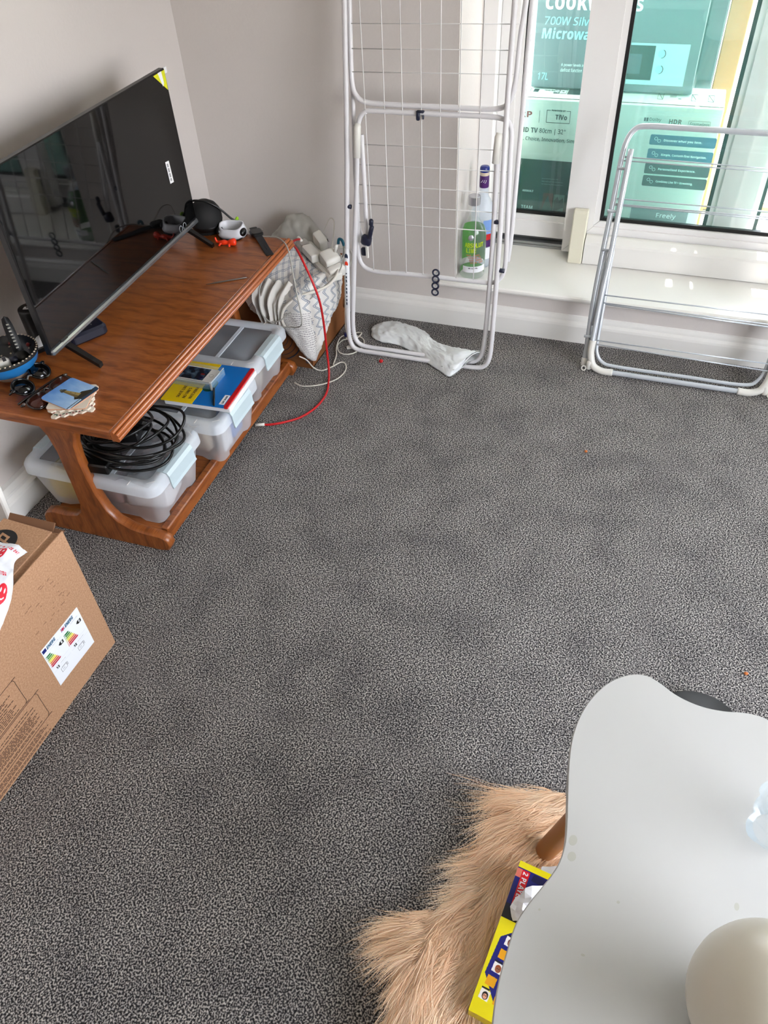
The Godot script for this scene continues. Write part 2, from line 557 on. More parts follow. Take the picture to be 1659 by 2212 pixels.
func room() -> void:
	var st := mb(false)
	panel(Vector3(-0.4, -0.1, -0.2), Vector3(3.6, 0, 4.6), st)
	struct("floor", st, M["carpet"])
	st = mb(false)
	panel(Vector3(-0.15, 0, -0.45), Vector3(-0.03, 2.5, 4.6), st)
	struct("wall_left", st, M["wall paint"])
	# wall with the window: x 0.916 to 2.62, sill height 0.165
	st = mb(false)
	panel(Vector3(-0.15, 0, -0.45), Vector3(0.916, 2.5, 0), st)
	panel(Vector3(2.62, 0, -0.45), Vector3(3.6, 2.5, 0), st)
	panel(Vector3(0.916, 0, -0.45), Vector3(2.62, 0.158, 0), st)
	panel(Vector3(0.916, 2.12, -0.45), Vector3(2.62, 2.5, 0), st)
	struct("wall_back", st, M["wall paint"])
	# right wall with a large window, out of the frame
	st = mb(false)
	panel(Vector3(3.45, 0, 0), Vector3(3.6, 2.5, 1.2), st)
	panel(Vector3(3.45, 0, 3.3), Vector3(3.6, 2.5, 4.6), st)
	panel(Vector3(3.45, 0, 1.2), Vector3(3.6, 0.5, 3.3), st)
	panel(Vector3(3.45, 2.1, 1.2), Vector3(3.6, 2.5, 3.3), st)
	struct("wall_right", st, M["wall paint"])
	st = mb(false)
	panel(Vector3(-0.15, 0, 4.6), Vector3(3.6, 2.5, 4.72), st)
	struct("wall_front", st, M["wall paint"])
	st = mb(false)
	panel(Vector3(-0.15, 2.5, -0.45), Vector3(3.6, 2.62, 4.72), st)
	struct("ceiling", st, M["ceiling paint"])
	# skirting boards
	st = mb(false)
	extrude_x(st, [[0, 0], [0.018, 0], [0.018, 0.062], [0.016, 0.070], [0.009, 0.078], [0.008, 0.086], [0.004, 0.096], [0, 0.098]], -0.03, 3.45)
	struct("baseboard_back", st, M["gloss white"])
	st = mb(false)
	var poly := PackedVector2Array()
	for p in [[-0.03, 0], [0.012, 0], [0.012, 0.062], [0.010, 0.070], [0.002, 0.078], [0.001, 0.086], [-0.014, 0.096], [-0.03, 0.098]]: poly.append(Vector2(p[0], p[1]))
	prism(st, poly, 4.6, Transform3D(Basis.IDENTITY, Vector3.ZERO))
	struct("baseboard_left", st, M["gloss white"])
	# window board
	st = mb()
	poly = PackedVector2Array()
	for p in [[-0.46, 0.158], [0.022, 0.158], [0.028, 0.162], [0.030, 0.168], [0.028, 0.174], [0.022, 0.178], [-0.46, 0.178]]: poly.append(Vector2(p[0], p[1]))
	st.set_smooth_group(-1)
	prism(st, poly, 1.80, Transform3D(Basis(Vector3(0, 0, 1), Vector3(0, 1, 0), Vector3(-1, 0, 0)), Vector3(2.668, 0, 0)))
	struct("trim_1", st, M["gloss white"])

func frame_ring(st: SurfaceTool, x0: float, x1: float, y0: float, y1: float, w: float, zf: float, d: float) -> void:   # a mitred rectangular frame, front face at zf, depth d
	var o := [Vector2(x0, y0), Vector2(x1, y0), Vector2(x1, y1), Vector2(x0, y1)]
	var i := [Vector2(x0 + w, y0 + w), Vector2(x1 - w, y0 + w), Vector2(x1 - w, y1 - w), Vector2(x0 + w, y1 - w)]
	for k in 4:
		var j := (k + 1) % 4
		var e := 0.003
		var p := [o[k], o[j], i[j], i[k]]
		var c: Vector2 = (p[0] + p[1] + p[2] + p[3]) * 0.25
		var f := []
		var g := []
		for q in p:
			var dirq: Vector2 = (c - q).normalized() * 0.0006
			f.append(Vector3(q.x + dirq.x, q.y + dirq.y, zf))
			g.append(Vector3(q.x + dirq.x, q.y + dirq.y, zf - d))
		var ctr := Vector3(c.x, c.y, zf - d * 0.5)
		convex(st, [f[0], f[1], f[2], f[3]], ctr)
		convex(st, [g[0], g[1], g[2], g[3]], ctr)
		for q in 4: convex(st, [f[q], f[(q + 1) % 4], g[(q + 1) % 4], g[q]], ctr)

func sash(parent: Node, x0: float, x1: float, y0: float, y1: float, w: float, zf: float) -> void:
	var st := mb(false)
	frame_ring(st, x0, x1, y0, y1, w, zf, 0.05)
	struct("sash_frame", st, M["upvc"], parent)
	st = mb(false)
	frame_ring(st, x0 + w - 0.004, x1 - w + 0.004, y0 + w - 0.004, y1 - w + 0.004, 0.022, zf - 0.010, 0.03)
	struct("glazing_bead", st, M["upvc"], parent)
	st = mb(false)
	var g := w + 0.018
	frame_ring(st, x0 + g, x1 - g, y0 + g, y1 - g, 0.012, zf - 0.018, 0.016)
	struct("gasket", st, M["rubber"], parent)
	st = mb(false)
	g = w + 0.024
	panel(Vector3(x0 + g, y0 + g, zf - 0.028), Vector3(x1 - g, y1 - g, zf - 0.024), st)
	struct("pane", st, M["window glass"], parent)

func windows() -> void:
	var w := Node3D.new()
	w.name = "window_1"
	add_child(w)
	w.set_meta("kind", "structure")
	var st := mb(false)
	# fixed outer frame and its jamb
	panel(Vector3(0.916, 0.178, -0.43), Vector3(0.965, 2.12, -0.285), st, 0.002)
	panel(Vector3(2.575, 0.178, -0.43), Vector3(2.62, 2.12, -0.285), st, 0.002)
	panel(Vector3(0.965, 2.07, -0.43), Vector3(2.575, 2.12, -0.285), st, 0.002)
	struct("outer_frame", st, M["upvc"], w)
	st = mb(false)
	panel(Vector3(0.965, 0.178, -0.43), Vector3(2.575, 0.186, -0.318), st, 0.001)
	panel(Vector3(0.965, 0.186, -0.332), Vector3(2.575, 0.196, -0.320), st, 0.002)
	panel(Vector3(0.965, 0.186, -0.430), Vector3(2.575, 0.226, -0.372), st, 0.003)
	struct("sliding_track", st, M["alu"], w)
	sash(w, 0.966, 1.800, 0.212, 2.07, 0.058, -0.335)
	sash(w, 1.80, 2.574, 0.212, 2.07, 0.058, -0.352)
	sash(w, 1.247, 2.10, 0.196, 2.07, 0.101, -0.272)
	# the second window, in the right wall
	var w2 := Node3D.new()
	w2.name = "window_2"
	add_child(w2)
	w2.set_meta("kind", "structure")
	st = mb(false)
	for z in [1.2, 2.225, 3.25]: panel(Vector3(3.49, 0.5, z), Vector3(3.55, 2.1, z + 0.05), st, 0.002)
	panel(Vector3(3.49, 0.5, 1.2), Vector3(3.55, 0.55, 3.3), st, 0.002)
	panel(Vector3(3.49, 2.05, 1.2), Vector3(3.55, 2.1, 3.3), st, 0.002)
	struct("outer_frame", st, M["upvc"], w2)
	# plastic trunking on the window board, with its end cap
	var t := thing("sill_trunking", "long white plastic box section lying on the window sill under the sliding pane", "trunking", Vector3(1.332, 0.178, -0.225))
	st = mb(false)
	var prof := PackedVector2Array()
	for p in [[-0.058, 0.004], [0.0, 0.002], [0.0, 0.072], [-0.004, 0.080], [-0.024, 0.094], [-0.030, 0.096], [-0.042, 0.096], [-0.042, 0.010]]: prof.append(Vector2(p[0], p[1]))
	prism(st, prof, 1.24, Transform3D(Basis(Vector3(0, 0, 1), Vector3(0, 1, 0), Vector3(-1, 0, 0)), Vector3(1.24, 0, 0)))
	obj("cover", st, M["gloss white"], t)
	st = mb()
	var pf := PackedVector2Array()
	for p in [[0.004, 0.001], [0.005, 0.055], [-0.006, 0.120], [-0.012, 0.176], [-0.018, 0.184], [-0.030, 0.186], [-0.042, 0.184], [-0.042, 0.01], [-0.055, 0.001]]: pf.append(Vector2(p[0], p[1]))
	st.set_smooth_group(-1)
	prism(st, pf, 0.050, Transform3D(Basis(Vector3(0, 0, 1), Vector3(0, 1, 0), Vector3(-1, 0, 0)), Vector3(-0.003, 0, 0)), 0.003)
	var cap := obj("end_cap", st, M["ivory"], t)
	cap.set_meta("label", "ivory upright end cap")

# ---------------------------------------------------------------- outside the window
func outside() -> void:
	var st := mb(false)
	panel(Vector3(-6, -0.12, -7), Vector3(9, 0.095, -0.46), st)
	# separate paving slabs
	var root := Node3D.new()
	root.name = "ground"
	add_child(root)
	root.set_meta("kind", "structure")
	st = mb(false)
	panel(Vector3(-8, -0.2, -14), Vector3(11, 0.08, -0.46), st)
	struct("bed", st, M["render wall"], root)
	var slab := mb(false)
	box(slab, Vector3.ZERO, Vector3(0.592, 0.02, 0.592), 0.004)
	var sm := commit(slab)
	for i in 8:
		for j in 6:
			var o := put("paving_slab", sm, M["paving"], root)
			o.position = Vector3(0.2 + i * 0.6, 0.09, -0.80 - j * 0.6)
	# storey above and a low pale wall further off
	st = mb(false)
	panel(Vector3(-3, 2.18, -1.29), Vector3(6, 2.4, -0.45), st)
	struct("trim_2", st, M["render wall"])
	st = mb(false)
	panel(Vector3(-7, 0.08, -6.3), Vector3(10, 0.62, -6.1), st)
	panel(Vector3(-7, 0.62, -6.33), Vector3(10, 0.68, -6.07), st)
	struct("wall_garden", st, M["render wall"])
	for k in 5: tree(Vector3([-5.2, -1.9, 1.3, 4.4, 7.5][k], 0.08, [-8.2, -7.9, -8.4, -7.8, -8.3][k]), [3.4, 2.9, 3.2, 2.7, 3.3][k], k)
	tv_carton()
	microwave_carton()
	var t := thing("slate_post", "dark grey rough upright slab standing outside behind the cartons", "post", Vector3(1.617, 0.10, -0.80))
	st = mb(false)
	box(st, Vector3(0, 0.80, 0), Vector3(0.062, 1.60, 0.04), 0.006)
	obj("shaft", st, M["slate"], t)
	st = mb()
	tube(st, PackedVector3Array([Vector3(-0.02, 0.50, 0.03), Vector3(0.024, 0.50, 0.03)]), 0.016, 12)
	tube(st, PackedVector3Array([Vector3(-0.02, 0.535, 0.028), Vector3(0.024, 0.535, 0.028)]), 0.013, 12)
	obj("roll", st, M["slate"], t)
	t = thing("ochre_board", "ochre timber board standing upright outside beside the dark slab", "board", Vector3(1.682, 0.10, -0.815))
	st = mb(false)
	box(st, Vector3(0.004, 0.80, 0), Vector3(0.070, 1.60, 0.022), 0.003)
	obj("plank", st, M["ochre"], t)
	t = thing("carton_flat", "flattened brown carton lying on the sunny paving outside", "carton", Vector3(1.90, 0.105, -1.18), 0.12)
	st = mb(false)
	box(st, Vector3(0, 0.01, 0), Vector3(0.42, 0.018, 0.34), 0.002)
	obj("sheet", st, M["ochre"], t)
	var im := Image.create(192, 128, false, Image.FORMAT_RGB8)
	im.fill(Color(0.92, 0.91, 0.86))
	text_rows(im, 8, 8, 176, 16, 7, 2, Color(0.25, 0.3, 0.4))
	st = mb(false)
	quad_uv(st, Vector3(-0.10, 0.022, -0.11), Vector3(-0.10, 0.022, 0.13), Vector3(0.20, 0.022, 0.13), Vector3(0.20, 0.022, -0.11))
	box(st, Vector3(0.05, 0.0205, 0.01), Vector3(0.30, 0.002, 0.24), 0.0)
	var lb := obj("paper_label", st, tex_mat("outside label", im, 0.7), t)
	lb.set_meta("label", "white sheet covered in rows of small print")

func tree(at: Vector3, h: float, k: int) -> void:
	var t := thing("garden_tree", ["tree at the far left beyond the garden wall", "broad tree seen left of the microwave carton, beyond the garden wall", "tree standing behind the microwave carton beyond the wall", "small tree seen right of the dark slab beyond the wall", "tree at the far right beyond the garden wall"][k], "tree", at)
	var st := mb()
	tube(st, curve(V([[0, 0, 0], [0.03, h * 0.3, 0.02], [-0.03, h * 0.7, 0]]), 4), 0.06, 8)
	obj("trunk", st, M["bark"], t)
	var verts := PackedVector3Array()
	var norms := PackedVector3Array()
	for i in 2600:
		var d := Vector3(rng.randfn(), rng.randfn(), rng.randfn()).normalized() * pow(rng.randf(), 0.4)
		var c := Vector3(d.x * h * 0.42, h * 0.62 + d.y * h * 0.42, d.z * h * 0.40)
		var b := Basis.from_euler(Vector3(rng.randf() * TAU, rng.randf() * TAU, rng.randf() * TAU))
		var s := rng.randf_range(0.06, 0.12)
		var n := b * Vector3(0, 0, 1)
		for q in [[0, -1], [0.45, 0.1], [0, 1], [0, -1], [0, 1], [-0.45, 0.1]]:
			verts.append(c + b * Vector3(q[0], q[1], 0) * s); norms.append(n)
	var arr := []
	arr.resize(Mesh.ARRAY_MAX)
	arr[Mesh.ARRAY_VERTEX] = verts
	arr[Mesh.ARRAY_NORMAL] = norms
	var am := ArrayMesh.new()
	am.add_surface_from_arrays(Mesh.PRIMITIVE_TRIANGLES, arr)
	put("foliage", am, M["leaf"], t).set_meta("kind", "stuff")

func flat(x: float, y: float, z: float) -> Transform3D:
	return Transform3D(Basis.IDENTITY, Vector3(x, y, z))

func tv_carton() -> void:
	var c := Vector3(1.2985, 0.10, -0.458)       # the front face's middle at the ground
	var t := thing("television_carton", "pale television carton standing outside against the window glass", "carton", c)
	var st := mb(false)
	box(st, Vector3(0, 0.2745, -0.11), Vector3(0.797, 0.549, 0.22), 0.003)
	obj("carton_body", st, M["box pale"], t)
	st = mb(false)
	box(st, Vector3(0, 0.5496, -0.015), Vector3(0.797, 0.001, 0.004), 0)
	obj("top_seam", st, M["print black"], t)
	# dark printed picture at the bottom left
	var im := Image.create(420, 220, false, Image.FORMAT_RGB8)
	for y in 220:
		for x in 420:
			var f := noise.get_noise_2d(x * 0.6, y * 0.8)
			var cc := Color(0.06, 0.10, 0.11).lerp(Color(0.10, 0.15, 0.20), clampf(x / 420.0 + f * 0.5, 0, 1))
			if x < 245: cc = Color(0.02, 0.16, 0.04).lerp(Color(0.03, 0.07, 0.03), clampf(f + 0.4 + (x - 200) / 60.0, 0, 1))
			if x > 250 and y > 130 and y < 185: cc = Color(0.24, 0.18, 0.16).lerp(Color(0.12, 0.13, 0.14), clampf(f * 2 + 0.4, 0, 1))
			im.set_pixel(x, y, cc)
	fill_poly(im, [[268, 100], [300, 92], [345, 100], [330, 118], [268, 122]], Color(0.13, 0.15, 0.15))
	fill_poly(im, [[352, 110], [362, 78], [374, 60], [386, 30], [398, 22], [412, 40], [415, 110], [400, 130], [360, 130]], Color(0.05, 0.07, 0.09))
	fill_poly(im, [[360, 105], [372, 78], [392, 72], [400, 100], [385, 118]], Color(0.22, 0.27, 0.33))
	im.fill_rect(Rect2i(262, 106, 44, 66), Color(0.36, 0.08, 0.10))
	fill_poly(im, [[262, 160], [275, 130], [284, 112], [292, 132], [306, 158], [306, 172], [262, 172]], Color(0.16, 0.24, 0.25))
	im.fill_rect(Rect2i(310, 108, 46, 58), Color(0.36, 0.42, 0.42))
	fill_poly(im, [[312, 130], [325, 115], [335, 128], [350, 118], [356, 150], [312, 166]], Color(0.17, 0.19, 0.20))
	im.fill_rect(Rect2i(378, 170, 24, 20), Color(0.08, 0.12, 0.12))
	im.fill_rect(Rect2i(404, 110, 16, 66), Color(0.62, 0.70, 0.68))
	im.fill_rect(Rect2i(296, 200, 44, 9), Color(0.30, 0.38, 0.30))
	im.fill_rect(Rect2i(344, 200, 44, 9), Color(0.28, 0.40, 0.34))
	text_rows(im, 250, 58, 96, 3, 9, 2, Color(0.45, 0.5, 0.5))
	st = mb(false)
	quad_uv(st, Vector3(-0.39, 0.346, 0.0006), Vector3(-0.39, 0.10, 0.0006), Vector3(-0.03, 0.10, 0.0006), Vector3(-0.03, 0.346, 0.0006))
	obj("printed_picture", st, tex_mat("carton picture", im, 0.5), t)
	var z := 0.0006
	var x0 := -c.x
	var gy := -c.y
	lettering("SHARP", t, M["brand red"], flat(x0 + 0.946, gy + 0.588, z), 0.120, 0.020, true)
	st = mb(false)
	box(st, Vector3(x0 + 1.0925, gy + 0.592, z), Vector3(0.001, 0.04, 0.0006), 0)
	for r in [[1.118, 1.131, 0.615], [1.186, 1.200, 0.615], [1.118, 1.200, 0.575]]: box(st, Vector3(x0 + (r[0] + r[1]) * 0.5, gy + r[2], z), Vector3(r[1] - r[0], 0.0016, 0.0006), 0)
	for x in [1.118, 1.200]: box(st, Vector3(x0 + x, gy + 0.595, z), Vector3(0.0016, 0.04, 0.0006), 0)
	obj("printed_frame", st, M["tivo grey"], t)
	lettering("POWERED BY", t, M["tivo grey"], flat(x0 + 1.134, gy + 0.6125, z), 0.050, 0.005, true)
	lettering("TiVo", t, M["tivo grey"], flat(x0 + 1.149, gy + 0.586, z), 0.041, 0.017, true)
	lettering("HD TV", t, M["tivo grey"], flat(x0 + 1.031, gy + 0.538, z), 0.060, 0.0165, true)
	lettering("80cm | 32\"", t, M["tivo grey"], flat(x0 + 1.097, gy + 0.534, z), 0.093, 0.0205)
	lettering("TiVo. Choice, Innovation, Simplicity", t, M["tivo grey"], flat(x0 + 1.008, gy + 0.507, z), 0.262, 0.017)
	lettering("ASSAULT", t, M["print pale"], flat(x0 + 1.053, gy + 0.327, z), 0.042, 0.007, true)
	lettering("TEAM", t, M["print pale"], flat(x0 + 1.053, gy + 0.262, z), 0.044, 0.013, true)
	# right half
	lettering("Dolby", t, M["tivo grey"], flat(x0 + 1.468, gy + 0.598, z), 0.038, 0.013)
	lettering("AUDIO", t, M["tivo grey"], flat(x0 + 1.462, gy + 0.590, z), 0.028, 0.0045)
	st = mb(false)
	box(st, Vector3(x0 + 1.4525, gy + 0.6045, z), Vector3(0.006, 0.0115, 0.0006), 0)
	obj("printed_mark", st, M["tivo grey"], t)
	st = mb(false)
	box(st, Vector3(x0 + 1.4605, gy + 0.6045, z), Vector3(0.006, 0.0115, 0.0006), 0)
	obj("printed_mark", st, M["tivo grey"], t)
	st = mb(false)
	for r in [[1.595, 1.664, 0.608], [1.595, 1.664, 0.589]]: box(st, Vector3(x0 + (r[0] + r[1]) * 0.5, gy + r[2], z), Vector3(r[1] - r[0], 0.001, 0.0006), 0)
	for x in [1.595, 1.664]: box(st, Vector3(x0 + x, gy + 0.5985, z), Vector3(0.001, 0.019, 0.0006), 0)
	obj("printed_outline", st, M["tivo grey"], t)
	lettering("HDR", t, M["print brown"], flat(x0 + 1.532, gy + 0.595, z), 0.041, 0.0145, true)
	lettering("Frameless", t, M["tivo grey"], flat(x0 + 1.599, gy + 0.593, z), 0.061, 0.011, false, 0.2)
	var bars := [[0.5415, 0.027, "bar blue", "Discover what you love."], [0.494, 0.029, "bar blue", "Simple, Content-first Navigation."], [0.4455, 0.029, "bar violet", "Personalised Experience."], [0.403, 0.030, "bar violet", "Combines Live TV + Streaming."]]
	for b in bars:
		st = mb(false)
		prism(st, pill(0.216, b[1] * 1.25, 0.005), 0.0005, flat(x0 + 1.589, gy + b[0], 0.0001))
		obj("printed_bar", st, M[b[2]], t)
		lettering(b[3], t, M["print pale"], flat(x0 + 1.527, gy + b[0] - 0.006, z), 0.125 if b[0] != 0.494 else 0.150, 0.010, true)
		st = mb()
		for q in [[0, 0.004], [0.011, -0.003]]:
			var ringp := PackedVector3Array()
			for k in 14: ringp.append(Vector3(x0 + 1.501 + q[0] + cos(TAU * k / 14) * 0.005, gy + b[0] + q[1] + sin(TAU * k / 14) * 0.005, z))
			tube(st, ringp, 0.0006, 5, true)
		obj("printed_icon", st, M["print pale"], t)
	st = mb(false)
	box(st, Vector3(x0 + 1.56, gy + 0.285, 0.0003), Vector3(0.20, 0.05, 0.0006), 0)
	obj("printed_bar", st, M["box dark"], t)
	lettering("Freely", t, M["print pale"], flat(x0 + 1.552, gy + 0.270, z), 0.068, 0.022)
	# print on the top face
	var top := Basis(Vector3(1, 0, 0), Vector3(0, 0, -1), Vector3(0, 1, 0))
	var ty := 0.5492
	lettering("ready for", t, M["tivo grey"], Transform3D(top, Vector3(x0 + 1.086, ty, -0.096)), 0.034, 0.012, false, 0.2)
	st = mb(false)
	box(st, Vector3(x0 + 1.1325, ty, -0.094), Vector3(0.020, 0.0012, 0.044), 0)
	box(st, Vector3(x0 + 1.1545, ty, -0.116), Vector3(0.024, 0.0012, 0.001), 0)
	box(st, Vector3(x0 + 1.1545, ty, -0.072), Vector3(0.024, 0.0012, 0.001), 0)
	box(st, Vector3(x0 + 1.1665, ty, -0.094), Vector3(0.001, 0.0012, 0.044), 0)
	box(st, Vector3(x0 + 1.196, ty, -0.100), Vector3(0.050, 0.0012, 0.062), 0)
	box(st, Vector3(x0 + 1.058, ty, -0.095), Vector3(0.018, 0.0012, 0.034), 0)
	for q in [[1.487, 0.034], [1.598, 0.034], [1.652, 0.022]]:
		for s in [-0.5, 0.5]:
			box(st, Vector3(x0 + q[0], ty, -0.105 + s * 0.07), Vector3(0.018, 0.0012, 0.0012), 0)
			box(st, Vector3(x0 + q[0] + s * 0.018, ty, -0.105), Vector3(0.0012, 0.0012, 0.07), 0)
		box(st, Vector3(x0 + q[0], ty, -0.105), Vector3(0.0012, 0.0012, 0.070), 0, Basis(Vector3.UP, 0.25))
	for k in 4: box(st, Vector3(x0 + 1.020, ty, -0.085 - k * 0.009), Vector3(0.040, 0.0012, 0.0015), 0)
	for k in 3: box(st, Vector3(x0 + 1.528, ty, -0.100 - k * 0.010), Vector3(0.022, 0.0012, 0.0015), 0)
	box(st, Vector3(x0 + 1.551, ty, -0.085), Vector3(0.016, 0.0012, 0.0012), 0, Basis(Vector3.UP, 0.9))
	box(st, Vector3(x0 + 1.551, ty, -0.085), Vector3(0.016, 0.0012, 0.0012), 0, Basis(Vector3.UP, -0.9))
	obj("top_print", st, M["tivo grey"], t)
	lettering("HD", t, M["print pale"], Transform3D(top, Vector3(x0 + 1.125, ty + 0.0006, -0.080)), 0.015, 0.028, true)
	lettering("+", t, M["tivo grey"], Transform3D(top, Vector3(x0 + 1.150, ty, -0.090)), 0.009, 0.012, true)

func microwave_carton() -> void:
	var c := Vector3(1.3085, 0.652, -0.575)
	var t := thing("microwave_carton", "dark grey microwave carton resting on top of the pale television carton", "carton", c)
	var st := mb(false)
	box(st, Vector3(0, 0.17, -0.13), Vector3(0.553, 0.335, 0.265), 0.003)
	obj("carton_body", st, M["box dark"], t)
	var x0 := -c.x
	var gy := -c.y
	var z := 0.003
	lettering("cookworks", t, M["print pale"], flat(x0 + 1.062, gy + 0.894, z), 0.318, 0.052, true)
	lettering("700W Silver", t, M["print teal"], flat(x0 + 1.061, gy + 0.849, z), 0.183, 0.025, false, 0.12)
	lettering("Microwave", t, M["print teal"], flat(x0 + 1.057, gy + 0.808, z), 0.207, 0.033, true, 0.10)
	lettering("6 power levels inc", t, M["print pale"], flat(x0 + 1.134, gy + 0.723, z), 0.084, 0.0115, false, 0.1)
	lettering("defrost function", t, M["print pale"], flat(x0 + 1.133, gy + 0.708, z), 0.074, 0.0115, false, 0.1)
	lettering("17L", t, M["print teal"], flat(x0 + 1.054, gy + 0.680, z), 0.037, 0.022, false, 0.1)
	# the pictured oven
	st = mb(false)
	box(st, Vector3(x0 + 1.456, gy + 0.742, 0.003), Vector3(0.19, 0.125, 0.0012), 0)
	obj("pictured_oven", st, M["box picture teal"], t)
	st = mb(false)
	box(st, Vector3(x0 + 1.392, gy + 0.746, 0.0036), Vector3(0.100, 0.104, 0.0012), 0)
	obj("pictured_door", st, M["black plastic"], t)
	st = mb(false)
	box(st, Vector3(x0 + 1.375, gy + 0.742, 0.0042), Vector3(0.055, 0.060, 0.0012), 0)
	obj("pictured_window", st, M["slate"], t)
	for y in [0.775, 0.728]:
		st = mb(false)
		prism(st, pill(0.025, 0.025, 0.0124, 6), 0.0012, flat(x0 + 1.465, gy + y, 0.0036))
		obj("pictured_knob", st, M["print teal"], t)
		st = mb(false)
		var cres := PackedVector2Array()
		for k in 9: cres.append(Vector2(cos(lerpf(-1.5, 1.2, k / 8.0)), sin(lerpf(-1.5, 1.2, k / 8.0))) * 0.0135)
		for k in 9: cres.append(Vector2(-0.002, 0) + Vector2(cos(lerpf(1.2, -1.5, k / 8.0)), sin(lerpf(1.2, -1.5, k / 8.0))) * 0.0125)
		prism(st, cres, 0.0004, flat(x0 + 1.465, gy + y, 0.0046))
		obj("knob_shadow_print", st, M["slate"], t)

# ---------------------------------------------------------------- the TV bench and what stands on it
const TOP := 0.455

func bench() -> void:
	var t := thing("tv_bench", "low brown wood-veneer television bench with reeded front edge along the left wall", "bench")
	t.transform = bench_frame
	var st := mb(false)
	box(st, Vector3(-0.196, TOP - 0.013, -0.4535), Vector3(0.404, 0.026, 1.017), 0.003)
	obj("tabletop", st, M["wood"], t)
	st = mb()
	# reeded front moulding: three round beads stepping down
	var prof := PackedVector2Array()
	prof.append(Vector2(0, -0.0265)); prof.append(Vector2(0.014, -0.0265))
	for b in [[0.0165, -0.0205, 0.0056], [0.0140, -0.0105, 0.0056], [0.0055, -0.0042, 0.0046]]:
		for k in 6:
			var a: float = lerpf(-1.2, 1.9, k / 5.0)
			prof.append(Vector2(b[0] + cos(a) * b[2], b[1] + sin(a) * b[2]))
	prof.append(Vector2(0.003, 0.0002)); prof.append(Vector2(0, 0.0))
	prism(st, prof, 1.017, Transform3D(Basis.IDENTITY, Vector3(0.006, TOP, -0.962)))
	obj("edge_moulding", st, M["wood edge"], t)
	var out := [[-0.300, 0.430], [-0.268, 0.392], [-0.246, 0.350], [-0.238, 0.300], [-0.236, 0.20], [-0.238, 0.114], [-0.246, 0.089], [-0.266, 0.072], [-0.300, 0.064], [-0.345, 0.066], [-0.370, 0.058], [-0.384, 0.040], [-0.388, 0.018], [-0.372, 0.001], [-0.20, 0.0], [-0.02, 0.0], [0.006, 0.006], [0.016, 0.026], [0.010, 0.046], [-0.010, 0.056], [-0.058, 0.058], [-0.094, 0.064], [-0.131, 0.084], [-0.152, 0.115], [-0.166, 0.167], [-0.174, 0.228], [-0.176, 0.280], [-0.172, 0.33], [-0.158, 0.37], [-0.125, 0.400], [-0.08, 0.430]]
	var poly := PackedVector2Array()
	for p in out: poly.append(Vector2(p[0], p[1]))
	for w in [-0.030, -0.890]:
		st = mb()
		prism(st, poly, 0.030, Transform3D(Basis.IDENTITY, Vector3(0, 0, w)), 0.004)
		obj("end_panel", st, M["wood upright"], t)
	st = mb(false)
	box(st, Vector3(-0.185, 0.047, -0.445), Vector3(0.330, 0.016, 0.832), 0.001)
	obj("shelf", st, M["wood"], t)
	st = mb(false)
	box(st, Vector3(-0.010, 0.040, -0.445), Vector3(0.022, 0.044, 0.832), 0.003)
	obj("shelf_rail", st, M["wood"], t)

